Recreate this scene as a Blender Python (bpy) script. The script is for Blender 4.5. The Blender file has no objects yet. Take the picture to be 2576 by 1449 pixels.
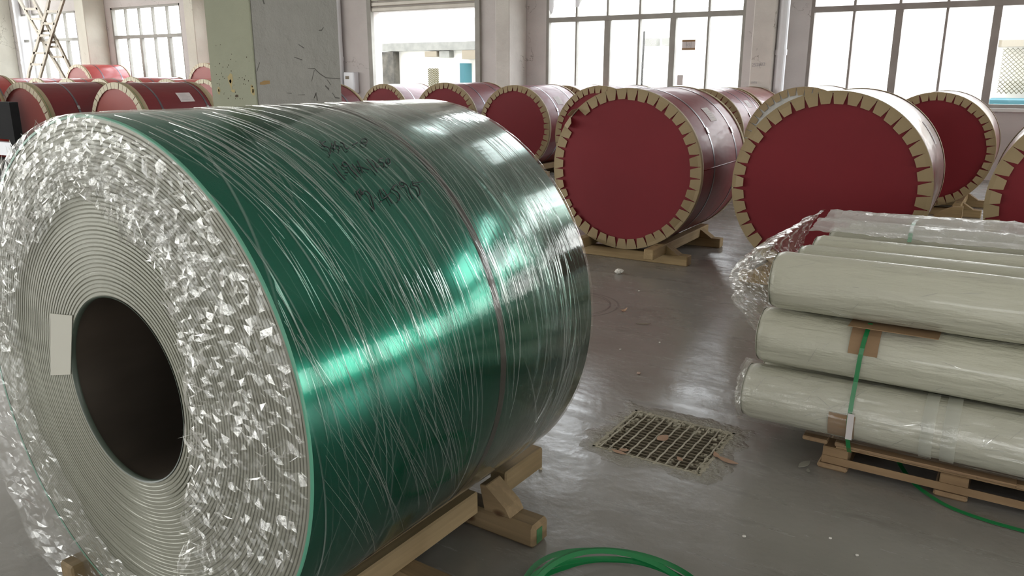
import bpy, bmesh, math, random
from mathutils import Vector, Matrix, noise
from math import sin, cos, pi, radians as rad, sqrt

sc = bpy.context.scene
col = sc.collection
RND = random.Random(7)

# ------------------------------------------------------------------ camera, world, light, exposure
CAMZ = 1.61
yaw, pitch = math.atan2(.537, .8436), .262
cd = bpy.data.cameras.new('camera'); cam = bpy.data.objects.new('camera', cd); col.objects.link(cam)
cd.sensor_width = 36; cd.lens = 36 * 2013 / 2576; cd.clip_start = .05; cd.clip_end = 300
cam.location = (0, 0, CAMZ); cam.rotation_euler = (pi/2 - pitch, 0, yaw)
sc.camera = cam
SKY = 8.5
w = bpy.data.worlds.new('world'); sc.world = w; w.use_nodes = True
wn, wl = w.node_tree.nodes, w.node_tree.links
bg = wn['Background']; bg.inputs[1].default_value = SKY
tc = wn.new('ShaderNodeTexCoord'); sx = wn.new('ShaderNodeSeparateXYZ'); wl.new(tc.outputs['Generated'], sx.inputs[0])
cr = wn.new('ShaderNodeValToRGB'); wl.new(sx.outputs[2], cr.inputs[0]); wl.new(cr.outputs[0], bg.inputs[0])
cr.color_ramp.elements[0].position = -.1; cr.color_ramp.elements[0].color = (.55, .55, .52, 1)
cr.color_ramp.elements[1].position = .5; cr.color_ramp.elements[1].color = (.86, .93, 1, 1)
e = cr.color_ramp.elements.new(.06); e.color = (1, 1, .98, 1)
sc.view_settings.view_transform = 'Standard'; sc.view_settings.look = 'None'
sc.view_settings.exposure = 0.3; sc.view_settings.gamma = 1; sc.view_settings.use_curve_mapping = False
cy = sc.cycles
cy.max_bounces = 8; cy.diffuse_bounces = 5; cy.glossy_bounces = 4; cy.transparent_max_bounces = 24; cy.transmission_bounces = 4
cy.caustics_reflective = False; cy.caustics_refractive = False; cy.sample_clamp_indirect = 6; cy.use_denoising = True
cy.blur_glossy = .3; cy.adaptive_threshold = .015

def portal(loc, rot, sx_, sy_):
    l = bpy.data.lights.new('window_portal', 'AREA'); l.shape = 'RECTANGLE'; l.size = sx_; l.size_y = sy_
    l.cycles.is_portal = True
    o = bpy.data.objects.new('window_portal', l); o.location = loc; o.rotation_euler = rot; col.objects.link(o)

# ------------------------------------------------------------------ object helpers
def tag(o, label=None, cat=None, group=None, kind=None):
    if label: o['label'] = label
    if cat: o['category'] = cat
    if group: o['group'] = group
    if kind: o['kind'] = kind
    return o
def link(name, me, parent=None, loc=None, rot=None):
    o = bpy.data.objects.new(name, me); col.objects.link(o)
    if parent: o.parent = parent
    if loc is not None: o.location = loc
    if rot is not None: o.rotation_euler = rot
    return o
def empty(name, loc, rz=0):
    o = bpy.data.objects.new(name, None); o.empty_display_size = .1; col.objects.link(o)
    o.location = loc; o.rotation_euler = (0, 0, rz); return o
def mesh(name, vs, fs, mat, smooth=False):
    me = bpy.data.meshes.new(name); me.from_pydata([tuple(v) for v in vs], [], fs); me.update()
    if mat: me.materials.append(mat)
    if smooth: me.polygons.foreach_set('use_smooth', [True] * len(me.polygons))
    return me
class MB:
    def __init__(s): s.v = []; s.f = []
    def box(s, x0, x1, y0, y1, z0, z1):
        n = len(s.v)
        s.v += [(x, y, z) for z in (z0, z1) for y in (y0, y1) for x in (x0, x1)]
        s.f += [tuple(n + i for i in q) for q in ((0,2,3,1),(4,5,7,6),(0,1,5,4),(2,6,7,3),(0,4,6,2),(1,3,7,5))]
        return s
    def bar(s, a, b, w_, h_, up=(0,0,1)):
        a, b = Vector(a), Vector(b); d = (b - a).normalized(); u = Vector(up)
        r = d.cross(u)
        if r.length < 1e-4: r = d.cross(Vector((0,1,0)))
        r.normalize(); u = r.cross(d); n = len(s.v)
        for p in (a, b):
            for i, j in ((-1,-1),(1,-1),(1,1),(-1,1)): s.v.append(tuple(p + r*i*w_/2 + u*j*h_/2))
        s.f += [tuple(n + i for i in q) for q in ((0,1,2,3),(7,6,5,4),(0,4,5,1),(1,5,6,2),(2,6,7,3),(3,7,4,0))]
        return s
    def tube(s, pts, r, n=8, cap=True):
        pts = [Vector(p) for p in pts]; base = len(s.v)
        for i, p in enumerate(pts):
            d = (pts[min(i+1, len(pts)-1)] - pts[max(i-1, 0)]).normalized()
            a = d.cross(Vector((0,0,1)))
            if a.length < 1e-3: a = d.cross(Vector((0,1,0)))
            a.normalize(); b = d.cross(a)
            for k in range(n): s.v.append(tuple(p + r*(a*cos(2*pi*k/n) + b*sin(2*pi*k/n))))
        for i in range(len(pts)-1):
            for k in range(n):
                s.f.append((base+i*n+k, base+i*n+(k+1)%n, base+(i+1)*n+(k+1)%n, base+(i+1)*n+k))
        if cap:
            s.f.append(tuple(base+k for k in range(n))[::-1]); s.f.append(tuple(base+(len(pts)-1)*n+k for k in range(n)))
        return s
    def ribbon(s, pts, ws, nrm, th):
        # flat strip: pts centre line, ws half-width vectors, nrm normals
        b = len(s.v)
        for p, w_, n_ in zip(pts, ws, nrm):
            p, w_, n_ = Vector(p), Vector(w_), Vector(n_)
            s.v += [tuple(p-w_), tuple(p+w_), tuple(p+w_+n_*th), tuple(p-w_+n_*th)]
        m = len(pts)
        for i in range(m-1):
            for k in range(4): s.f.append((b+4*i+k, b+4*i+(k+1)%4, b+4*i+4+(k+1)%4, b+4*i+4+k))
        s.f.append((b, b+3, b+2, b+1)); s.f.append((b+4*m-4, b+4*m-3, b+4*m-2, b+4*m-1))
        return s
    def me(s, name, mat, smooth=False, bevel=0):
        me = mesh(name, s.v, s.f, mat, smooth)
        bm = bmesh.new(); bm.from_mesh(me)
        bmesh.ops.recalc_face_normals(bm, faces=bm.faces)
        if bevel: bmesh.ops.bevel(bm, geom=bm.edges[:], offset=bevel, segments=1, affect='EDGES')
        bm.to_mesh(me); bm.free(); return me
    def obj(s, name, mat, parent=None, smooth=False, bevel=0, loc=None, rot=None):
        return link(name, s.me(name, mat, smooth, bevel), parent, loc, rot)
def lathe(name, prof, mat, seg=96, smooth=True, a0=0, a1=2*pi, closed=False):
    # profile (r, y): revolve about the local Y axis
    full = abs(a1 - a0 - 2*pi) < 1e-6; n = seg if full else seg + 1
    vs = []; fs = []
    for r, y in prof:
        for k in range(n):
            a = a0 + (a1-a0)*k/seg; vs.append((r*cos(a), y, r*sin(a)))
    m = len(prof)
    for i in range(m if closed else m-1):
        i2 = (i+1) % m
        for k in range(seg):
            k2 = (k+1) % n
            fs.append((i*n+k, i2*n+k, i2*n+k2, i*n+k2))
    me = mesh(name, vs, fs, mat, smooth)
    bm = bmesh.new(); bm.from_mesh(me); bmesh.ops.recalc_face_normals(bm, faces=bm.faces); bm.to_mesh(me); bm.free()
    return me

# ------------------------------------------------------------------ materials
def mat(name, base=(.5,.5,.5), rough=.6, metal=0, coat=0, spec=.5):
    m = bpy.data.materials.new(name); m.use_nodes = True
    b = m.node_tree.nodes['Principled BSDF']
    b.inputs['Base Color'].default_value = (*base, 1); b.inputs['Roughness'].default_value = rough
    b.inputs['Metallic'].default_value = metal; b.inputs['Coat Weight'].default_value = coat
    b.inputs['Coat Roughness'].default_value = .08; b.inputs['Specular IOR Level'].default_value = spec
    return m
def N(m, t, **k):
    n = m.node_tree.nodes.new(t)
    for a, v in k.items():
        if a.startswith('i_'): n.inputs[int(a[2:])].default_value = v
        else: setattr(n, a, v)
    return n
def L(m, a, b): m.node_tree.links.new(a, b)
def P(m): return m.node_tree.nodes['Principled BSDF']
def noise_tex(m, scale, detail=4, sc3=(1,1,1), coord='Object', rough=.55):
    t = N(m, 'ShaderNodeTexCoord'); mp = N(m, 'ShaderNodeMapping'); mp.inputs['Scale'].default_value = sc3
    L(m, t.outputs[coord], mp.inputs[0])
    n = N(m, 'ShaderNodeTexNoise'); n.inputs['Scale'].default_value = scale; n.inputs['Detail'].default_value = detail
    n.inputs['Roughness'].default_value = rough
    L(m, mp.outputs[0], n.inputs['Vector']); return n
def ramp(m, src, stops):
    r = N(m, 'ShaderNodeValToRGB'); L(m, src, r.inputs[0]); el = r.color_ramp.elements
    el[0].position, el[0].color = stops[0][0], (*stops[0][1], 1)
    el[1].position, el[1].color = stops[-1][0], (*stops[-1][1], 1)
    for p, c in stops[1:-1]: x = el.new(p); x.color = (*c, 1)
    return r
def bump(m, src, strength, dist=.01, prev=None):
    b = N(m, 'ShaderNodeBump'); b.inputs['Strength'].default_value = strength; b.inputs['Distance'].default_value = dist
    L(m, src, b.inputs['Height'])
    if prev: L(m, prev.outputs[0], b.inputs['Normal'])
    return b
def mult(m, a, b, fac=1.0, mode='MULTIPLY'):
    x = N(m, 'ShaderNodeMix', data_type='RGBA', blend_type=mode); x.inputs[0].default_value = fac
    L(m, a, x.inputs[6]); L(m, b, x.inputs[7]); return x.outputs[2]
def varied(name, c1, c2, scale=6, rough=.6, bstr=.2, bscale=40, metal=0, coat=0, sc3=(1,1,1), bdist=.005):
    m = mat(name, c1, rough, metal, coat)
    n = noise_tex(m, scale, 5, sc3); r = ramp(m, n.outputs[0], [(.3, c1), (.7, c2)])
    L(m, r.outputs[0], P(m).inputs['Base Color'])
    if bstr:
        n2 = noise_tex(m, bscale, 4, sc3); b = bump(m, n2.outputs[0], bstr, bdist); L(m, b.outputs[0], P(m).inputs['Normal'])
    return m
def wood(name, c1, c2, axis):
    s = [14, 14, 14]; s[axis] = .7
    m = mat(name, c1, .75)
    n = noise_tex(m, 2.2, 6, s); r = ramp(m, n.outputs[0], [(.3, c1), (.55, c2), (.75, tuple(x*.8 for x in c1))])
    n3 = noise_tex(m, 3, 2); r3 = ramp(m, n3.outputs[0], [(.3, (.72,.68,.62)), (.6, (1,1,1))])
    s2 = [6, 6, 6]; s2[axis] = 4; n4 = noise_tex(m, 1.3, 1, s2); r4 = ramp(m, n4.outputs[0], [(.22, (.35,.22,.14)), (.27, (1,1,1))])
    c = mult(m, mult(m, r.outputs[0], r3.outputs[0]), r4.outputs[0])
    L(m, c, P(m).inputs['Base Color'])
    b = bump(m, n.outputs[0], .35, .004); L(m, b.outputs[0], P(m).inputs['Normal']); return m
def plaster(name, c, dark, chips=True, bs=.5, stain=None):
    m = mat(name, c, .85, spec=.3)
    n = noise_tex(m, 1.3, 6); r = ramp(m, n.outputs[0], [(.3, dark), (.65, c)])
    out = r.outputs[0]
    if chips:
        n2 = noise_tex(m, 2.3, 12, (1,1,.8), rough=.75); r2 = ramp(m, n2.outputs[0], [(.29, (.25,.24,.22)), (.315, (1,1,1))])
        out = mult(m, out, r2.outputs[0], .8)
        v = N(m, 'ShaderNodeTexVoronoi', feature='DISTANCE_TO_EDGE'); v.inputs['Scale'].default_value = 1.1
        t = N(m, 'ShaderNodeTexCoord'); nn = noise_tex(m, 3, 5)
        mx = N(m, 'ShaderNodeMix', data_type='VECTOR'); mx.inputs[0].default_value = .55
        L(m, t.outputs['Object'], mx.inputs[4]); L(m, nn.outputs[1], mx.inputs[5]); L(m, mx.outputs[1], v.inputs['Vector'])
        r3 = ramp(m, v.outputs[0], [(.0, (.45,.43,.4)), (.006, (1,1,1))]); n5 = noise_tex(m, .9, 3)
        r5 = ramp(m, n5.outputs[0], [(.5, (0,0,0)), (.56, (1,1,1))])
        mm = N(m, 'ShaderNodeMix', data_type='RGBA', blend_type='MULTIPLY'); L(m, r5.outputs[0], mm.inputs[0])
        L(m, out, mm.inputs[6]); L(m, r3.outputs[0], mm.inputs[7]); out = mm.outputs[2]
    if stain:
        n6 = noise_tex(m, stain[0], 3); r6 = ramp(m, n6.outputs[0], [(.24, stain[1]), (.33, (1,1,1))]); out = mult(m, out, r6.outputs[0])
    L(m, out, P(m).inputs['Base Color'])
    nb = noise_tex(m, 9, 8, rough=.65); b = bump(m, nb.outputs[0], bs, .03)
    nb2 = noise_tex(m, 2.5, 3); b2 = bump(m, nb2.outputs[0], bs, .06, b)
    L(m, b2.outputs[0], P(m).inputs['Normal']); return m
def film(name, haze=.08, hazecol=(.8,.8,.76), base_fac=.05, rough=.1, wrinkle=0, wscale=30, streak=False, tint=(1,1,1)):
    m = bpy.data.materials.new(name); m.use_nodes = True; nt = m.node_tree
    nt.nodes.remove(nt.nodes['Principled BSDF']); out = nt.nodes['Material Output']
    tr = N(m, 'ShaderNodeBsdfTransparent'); tr.inputs[0].default_value = (*tint, 1)
    gl = N(m, 'ShaderNodeBsdfGlossy'); gl.inputs['Color'].default_value = (.95,.95,.93,1); gl.inputs['Roughness'].default_value = rough
    di = N(m, 'ShaderNodeBsdfDiffuse'); di.inputs[0].default_value = (*hazecol, 1)
    fr = N(m, 'ShaderNodeFresnel'); ge = N(m, 'ShaderNodeNewGeometry')
    io = N(m, 'ShaderNodeMath', operation='MULTIPLY_ADD'); L(m, ge.outputs['Backfacing'], io.inputs[0]); io.inputs[1].default_value = 1/1.45-1.45; io.inputs[2].default_value = 1.45
    L(m, io.outputs[0], fr.inputs[0])   # a thin sheet reflects the same from both sides
    ad = N(m, 'ShaderNodeMath', operation='ADD'); L(m, fr.outputs[0], ad.inputs[0]); ad.inputs[1].default_value = base_fac
    m1 = N(m, 'ShaderNodeMixShader'); L(m, ad.outputs[0], m1.inputs[0]); L(m, tr.outputs[0], m1.inputs[1]); L(m, gl.outputs[0], m1.inputs[2])
    m2 = N(m, 'ShaderNodeMixShader'); m2.inputs[0].default_value = haze
    L(m, m1.outputs[0], m2.inputs[1]); L(m, di.outputs[0], m2.inputs[2]); L(m, m2.outputs[0], out.inputs[0])
    m['_'] = 1
    prev = None
    if streak:   # stretch-film threads: run round the coil (object Y is the axis) with a slight helix
        t = N(m, 'ShaderNodeTexCoord'); s = N(m, 'ShaderNodeSeparateXYZ'); L(m, t.outputs['Object'], s.inputs[0])
        at = N(m, 'ShaderNodeMath', operation='ARCTAN2'); L(m, s.outputs[2], at.inputs[0]); L(m, s.outputs[0], at.inputs[1])
        hz = []
        for tilt, fr_, lo, hi, off in ((.10, 95, .60, .78, 0), (-.13, 60, .62, .8, 7), (.42, 45, .66, .82, 19)):
            a = N(m, 'ShaderNodeMath', operation='MULTIPLY_ADD'); L(m, at.outputs[0], a.inputs[0]); a.inputs[1].default_value = tilt; L(m, s.outputs[1], a.inputs[2])
            c = N(m, 'ShaderNodeCombineXYZ'); L(m, a.outputs[0], c.inputs[0]); L(m, at.outputs[0], c.inputs[1]); c.inputs[2].default_value = off
            mp = N(m, 'ShaderNodeMapping'); mp.inputs['Scale'].default_value = (fr_, .4, 1); L(m, c.outputs[0], mp.inputs[0])
            n = N(m, 'ShaderNodeTexNoise'); n.inputs['Scale'].default_value = 1; n.inputs['Detail'].default_value = 1.5; L(m, mp.outputs[0], n.inputs['Vector'])
            prev = bump(m, n.outputs[0], .16, .003, prev)
            hz.append(ramp(m, n.outputs[0], [(lo, (0,0,0)), (hi, (1,1,1))]).outputs[0])
        x = mult(m, hz[0], hz[1], 1, 'ADD'); x = mult(m, x, hz[2], 1, 'ADD')
        mm = N(m, 'ShaderNodeMath', operation='MULTIPLY_ADD'); L(m, x, mm.inputs[0]); mm.inputs[1].default_value = .20; mm.inputs[2].default_value = haze  # cloudy folds plus wrinkle highlights, put in as whitish streaks
        mm.use_clamp = True; L(m, mm.outputs[0], m2.inputs[0])
    if wrinkle:
        n = noise_tex(m, wscale, 6, rough=.6); prev = bump(m, n.outputs[0], wrinkle, .02, prev)
    if prev:
        L(m, prev.outputs[0], gl.inputs['Normal']); L(m, prev.outputs[0], di.inputs['Normal']); L(m, prev.outputs[0], fr.inputs['Normal'])
    return m

M = {}
M['wall'] = plaster('wall_plaster', (.60,.56,.545), (.52,.485,.475), True, .35)
M['wall_cream'] = plaster('wall_cream_paint', (.66,.64,.56), (.57,.55,.48), True, .35)
M['pilaster'] = plaster('pilaster_paint', (.62,.59,.55), (.5,.47,.44), True, .35)
M['pillar_side'] = plaster('pillar_rough_render', (.33,.32,.295), (.28,.275,.25), True, 1.0)
M['pillar_front'] = plaster('pillar_cream_paint', (.34,.35,.26), (.29,.30,.225), False, .2, (3.2, (.5,.33,.12)))
M['ceiling'] = mat('ceiling', (.78,.78,.76), .9)
M['frame'] = varied('window_frame_paint', (.33,.32,.29), (.25,.235,.21), 3, .6, .2)
M['frame2'] = varied('window_frame_paint_b', (.30,.27,.25), (.22,.19,.175), 3, .6, .2)
M['sill'] = mat('sill', (.7,.7,.68), .6)
M['shutter'] = varied('shutter_metal', (.50,.47,.42), (.42,.39,.34), 3, .45, .05, metal=.2)
M['pvc'] = varied('pvc_pipe', (.72,.73,.76), (.62,.62,.64), 2, .4, 0)
M['ladder'] = varied('ladder_steel', (.30,.26,.20), (.20,.17,.13), 8, .5, .1, metal=.3)
M['rim'] = varied('kraft_board', (.34,.265,.155), (.29,.225,.13), 5, .65, .15, 60)
M['tab'] = varied('kraft_tab', (.30,.22,.115), (.25,.185,.095), 4, .65, .1, 60)
M['tab_pale'] = varied('kraft_tab_pale', (.68,.62,.46), (.6,.54,.40), 4, .65, .1, 60)
def vinyl(name, c, c2, rough, coat, b):
    m = mat(name, c, rough, 0, coat, .5)
    n = noise_tex(m, 1.6, 4); r = ramp(m, n.outputs[0], [(.3, c), (.7, c2)]); L(m, r.outputs[0], P(m).inputs['Base Color'])
    n2 = noise_tex(m, 2.6, 3, (1.4,.5,1.4)); b1 = bump(m, n2.outputs[0], b, .05)
    n3 = noise_tex(m, 11, 2, (1,.35,1)); b2 = bump(m, n3.outputs[0], b*.5, .01, b1)
    L(m, b2.outputs[0], P(m).inputs['Normal']); L(m, b2.outputs[0], P(m).inputs['Coat Normal']); return m
M['vinyl'] = vinyl('red_vinyl', (.17,.016,.020), (.135,.012,.016), .46, .08, .3); P(M['vinyl']).inputs['Specular IOR Level'].default_value = .38
M['vinyl_pale'] = vinyl('red_vinyl_under_film', (.30,.10,.09), (.24,.08,.07), .28, .5, .35)  # paler red takes in both the film cover and the window reflections
M['disc'] = varied('red_board', (.17,.010,.016), (.15,.009,.014), 1.5, .6, .08, 220); P(M['disc']).inputs['Specular IOR Level'].default_value = .28
M['disc_pale'] = varied('pale_red_board', (.36,.10,.085), (.32,.085,.075), 1.5, .5, .05, 220)  # red board with the strong light on the left coils put into its colour
M['vinyl_bright'] = vinyl('bright_red_vinyl', (.42,.055,.05), (.36,.045,.04), .35, .2, .25)  # lighter copy of the red vinyl, bright light of the left side painted in
M['disc_white'] = varied('white_film_board', (.55,.56,.53), (.42,.43,.4), 14, .25, .6, 25)
M['steel_strap'] = varied('steel_strap', (.20,.19,.21), (.13,.12,.14), 8, .28, .1, metal=.8)
M['clasp'] = mat('clasp_steel', (.5,.5,.5), .25, .9)
M['paper'] = varied('paper_label', (.62,.57,.56), (.58,.53,.52), 8, .7, 0)
M['ink'] = mat('ink', (.012,.012,.014), .4)
M['ink_grey'] = mat('printed_grey', (.32,.31,.32), .6)
M['wood_x'] = wood('pine_along_x', (.40,.285,.145), (.30,.21,.10), 0)
M['wood_y'] = wood('pine_along_y', (.40,.285,.145), (.30,.21,.10), 1)
M['wood_old_x'] = wood('old_pallet_x', (.34,.225,.115), (.26,.165,.085), 0)
M['wood_old_y'] = wood('old_pallet_y', (.36,.25,.14), (.28,.18,.10), 1)
M['black'] = varied('black_paint', (.010,.010,.011), (.015,.015,.015), 5, .8, .05); P(M['black']).inputs['Specular IOR Level'].default_value = .1
M['card'] = varied('brown_cardboard', (.30,.19,.10), (.25,.155,.085), 6, .75, .1)
M['strap_green'] = mat('green_pet_strap', (.012,.19,.055), .3, 0, .2)
M['metal_green'] = mat('green_film_metal', (.010,.125,.080), .18, .88, .2)
def _gm():
    m = M['metal_green']
    n = noise_tex(m, 1, 3, (1.2, 2.2, 1.2)); b = bump(m, n.outputs[0], .05, .02)
    n2 = noise_tex(m, 240, 2, (1, .02, 1)); b2 = bump(m, n2.outputs[0], .02, .001, b)
    L(m, b2.outputs[0], P(m).inputs['Normal'])
    P(m).inputs['Coat Roughness'].default_value = .05
_gm()
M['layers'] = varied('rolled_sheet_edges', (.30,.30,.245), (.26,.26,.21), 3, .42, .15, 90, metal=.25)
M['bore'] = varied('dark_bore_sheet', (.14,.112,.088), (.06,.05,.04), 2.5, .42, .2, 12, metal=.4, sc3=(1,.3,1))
M['film_face'] = film('crumpled_clear_film', .05, (.78,.77,.70), .08, .06, .08, 60)
M['fold'] = film('film_fold', .26, (.86,.85,.80), .25, .08)
M['film_body'] = film('stretch_wrap', .003, (.8,.82,.78), -.022, .07, 0, streak=True)
M['crease'] = film('film_crease', .10, (.85,.87,.83), .22, .08)
M['film_roll'] = film('clear_film_rolls', .34, (.82,.8,.78), .10, .12, .6, 22)
M['film_thin'] = film('clear_film_wrap', .05, (.8,.8,.76), .04, .12, .5, 16)
M['glass'] = film('window_glass', .03, (.8,.8,.8), 0, .02)
M['woven'] = mat('woven_roll_wrap', (.36,.36,.29), .42, 0, .25)
def _wv():
    m = M['woven']
    n = noise_tex(m, 2.0, 5, (.5,1,1)); r = ramp(m, n.outputs[0], [(.3, (.50,.50,.40)), (.7, (.58,.565,.46))])
    n2 = noise_tex(m, 3, 2); r2 = ramp(m, n2.outputs[0], [(.27, (.72,.74,.72)), (.34, (1,1,1))])
    L(m, mult(m, r.outputs[0], r2.outputs[0]), P(m).inputs['Base Color'])
    n3 = noise_tex(m, 5, 5, (.35,1.4,1.4)); b = bump(m, n3.outputs[0], .7, .04)
    n4 = noise_tex(m, 16, 4, (1.2,.3,1)); b2 = bump(m, n4.outputs[0], .45, .012, b)
    t5 = N(m, 'ShaderNodeTexCoord'); mp5 = N(m, 'ShaderNodeMapping'); mp5.inputs['Rotation'].default_value = (0,.9,.9); mp5.inputs['Scale'].default_value = (.5,4,4); L(m, t5.outputs['Object'], mp5.inputs[0])
    n5 = N(m, 'ShaderNodeTexNoise'); n5.inputs['Scale'].default_value = 7; n5.inputs['Detail'].default_value = 5; L(m, mp5.outputs[0], n5.inputs['Vector']); b2 = bump(m, n5.outputs[0], .45, .02, b2)
    wv = N(m, 'ShaderNodeTexWave'); wv.inputs['Scale'].default_value = 90; t = N(m, 'ShaderNodeTexCoord'); L(m, t.outputs['Object'], wv.inputs['Vector'])
    b3 = bump(m, wv.outputs[1], .05, .001, b2); L(m, b3.outputs[0], P(m).inputs['Normal'])
_wv()
M['tape'] = film('pale_tape', .5, (.68,.69,.60), .0, .35)
M['grate'] = varied('rusty_grate', (.30,.26,.19), (.18,.15,.11), 20, .8, .5, 60)
M['grate_rod'] = varied('grate_rod', (.48,.44,.35), (.36,.33,.26), 20, .7, .4, 60)
M['grit'] = varied('broken_concrete', (.50,.46,.36), (.32,.29,.22), 14, .9, 1, 30, bdist=.02)
M['pit'] = varied('pit', (.13,.12,.10), (.05,.045,.04), 12, .9, .6, 30)
M['leaf'] = varied('dry_leaf', (.42,.26,.17), (.36,.22,.14), 20, .6, .3)
M['pale_leaf'] = mat('pale_leaf', (.30,.29,.24), .6)
M['white_bit'] = varied('white_scrap', (.75,.73,.68), (.6,.58,.52), 20, .7, .5)
M['ext_wall'] = mat('outside_render', (.8,.78,.72), .9)
M['ext_ground'] = mat('outside_concrete', (.5,.5,.47), .9)
M['ext_beam'] = varied('outside_grey_beam', (.24,.24,.215), (.17,.17,.155), 4, .9, .3)
M['ext_stone'] = varied('outside_dark_stone', (.11,.10,.08), (.03,.028,.025), 3, .9, .3)
M['ext_lattice'] = mat('outside_lattice', (.10,.085,.03), .7)
M['ext_teal'] = mat('outside_teal', (.02,.10,.12), .5)
M['ext_tan'] = mat('outside_tan', (.22,.19,.14), .8)
M['box_white'] = mat('white_enamel', (.72,.74,.78), .3)

# floor
def floor_mat():
    m = mat('epoxy_floor', (.2,.2,.19), .25, 0, 0, .5)
    n = noise_tex(m, .9, 8, rough=.6); r = ramp(m, n.outputs[0], [(.3, (.235,.222,.20)), (.7, (.31,.293,.268))])
    out = r.outputs[0]
    n2 = noise_tex(m, 5, 8, (.35,1.6,1), rough=.7); r2 = ramp(m, n2.outputs[0], [(.31, (.62,.61,.6)), (.42, (1,1,1))]); out = mult(m, out, r2.outputs[0], .7)
    n3 = noise_tex(m, 70, 2); r3 = ramp(m, n3.outputs[0], [(.26, (.6,.6,.6)), (.3, (1,1,1))]); out = mult(m, out, r3.outputs[0], .5)
    # black tyre rubs: worn arcs on the floor
    t = N(m, 'ShaderNodeTexCoord')
    for cx, cy_, r0, wd in ((-2.62, 4.93, .33, .012), (-2.62, 4.93, .27, .008), (-2.7, 4.9, .36, .006)):
        d = N(m, 'ShaderNodeVectorMath', operation='DISTANCE'); L(m, t.outputs['Object'], d.inputs[0]); d.inputs[1].default_value = (cx, cy_, 0)
        s = N(m, 'ShaderNodeMath', operation='SUBTRACT'); L(m, d.outputs['Value'], s.inputs[0]); s.inputs[1].default_value = r0
        a = N(m, 'ShaderNodeMath', operation='ABSOLUTE'); L(m, s.outputs[0], a.inputs[0])
        rr = ramp(m, a.outputs[0], [(0, (.45,.45,.45)), (wd, (1,1,1))]); out = mult(m, out, rr.outputs[0], .8)
    # dusty repair patch around the grate
    sp = N(m, 'ShaderNodeVectorMath', operation='SUBTRACT'); L(m, t.outputs['Object'], sp.inputs[0]); sp.inputs[1].default_value = (-1.2, 3.19, 0)
    ab = N(m, 'ShaderNodeVectorMath', operation='ABSOLUTE'); L(m, sp.outputs[0], ab.inputs[0]); sxyz = N(m, 'ShaderNodeSeparateXYZ'); L(m, ab.outputs[0], sxyz.inputs[0])
    mx = N(m, 'ShaderNodeMath', operation='MAXIMUM'); L(m, sxyz.outputs[0], mx.inputs[0]); L(m, sxyz.outputs[1], mx.inputs[1])
    nz = noise_tex(m, 6, 6); ad = N(m, 'ShaderNodeMath', operation='MULTIPLY_ADD'); L(m, nz.outputs[0], ad.inputs[0]); ad.inputs[1].default_value = .22; L(m, mx.outputs[0], ad.inputs[2])
    rp = ramp(m, ad.outputs[0], [(.375, (1,1,1)), (.43, (0,0,0))])
    mm = N(m, 'ShaderNodeMix', data_type='RGBA'); L(m, rp.outputs[0], mm.inputs[0]); L(m, out, mm.inputs[6]); mm.inputs[7].default_value = (.30,.285,.24,1); out = mm.outputs[2]
    L(m, out, P(m).inputs['Base Color'])
    rr = ramp(m, n2.outputs[0], [(.3, (.34,)*3), (.6, (.19,)*3)]); L(m, rr.outputs[0], P(m).inputs['Roughness'])
    nb = noise_tex(m, 3.2, 3); b = bump(m, nb.outputs[0], .12, .05); nb2 = noise_tex(m, 26, 5); b2 = bump(m, nb2.outputs[0], .10, .01, b)
    nb3 = noise_tex(m, 40, 4); mlt = N(m, 'ShaderNodeMath', operation='MULTIPLY'); L(m, nb3.outputs[0], mlt.inputs[0]); L(m, rp.outputs[0], mlt.inputs[1])
    b3 = bump(m, mlt.outputs[0], .8, .02, b2); L(m, b3.outputs[0], P(m).inputs['Normal']); return m
M['floor'] = floor_mat()

# ------------------------------------------------------------------ room shell
X0, X1, Y0, YW, ZC = -30.0, 16.0, -11.0, 14.5, 10.0
GX0, GX1, GY0, GY1 = -1.455, -.955, 2.955, 3.425          # grate hole
def floor_with_hole():
    b = MB(); z = 0; zb = -.3
    for x0, x1, y0, y1 in ((X0,GX0,Y0,YW+.3),(GX1,X1,Y0,YW+.3),(GX0,GX1,Y0,GY0),(GX0,GX1,GY1,YW+.3)): b.box(x0,x1,y0,y1,zb,z)
    b.box(GX0,GX1,GY0,GY1,-.3,-.12)
    return b
o = floor_with_hole().obj('floor', M['floor']); tag(o, 'glossy grey epoxy factory floor with scuffs', kind='structure')
tag(MB().box(X0,X1,Y0,YW+.3,ZC,ZC+.2).obj('ceiling', M['ceiling']), 'plain pale factory ceiling', kind='structure')

def wall(name, a0, a1, holes, axis, p0, p1, m, label):
    """holes (u0,u1,z0,z1) cut out of a wall slab; axis 'x': runs along x, thickness p0..p1 in y."""
    b = MB(); us = sorted({a0, a1, *[h[0] for h in holes], *[h[1] for h in holes]})
    for u0, u1 in zip(us, us[1:]):
        hs = sorted([(h[2], h[3]) for h in holes if h[0] <= u0 + 1e-6 and h[1] >= u1 - 1e-6]); z = 0
        for z0, z1 in hs + [(ZC, ZC)]:
            if z0 > z + 1e-6:
                if axis == 'x': b.box(u0,u1,p0,p1,z,z0)
                else: b.box(p0,p1,u0,u1,z,z0)
            z = z1
    return tag(b.obj(name, m), label, kind='structure')
SILL, BAR, TOP = 1.1, 2.63, 3.45
bw = [(-8.42,-4.43), (-3.34,.70), (1.62,5.62), (6.7,10.7), (11.7,15.5), (-18.0,-14.2), (-23.13,-19.92), (-28.4,-24.98)]
ch = [(-8.7,-7.4,5.0,6.6), (-6.3,-4.43,4.5,5.2), (1.62,5.62,5.2,6.4), (6.7,10.7,4.4,7.0), (-28.4,-24.98,4.5,6.6)]
holes = [(a,b,SILL,TOP) for a,b in bw] + [(-13.04,-10.05,0,2.95)] + ch
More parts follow.
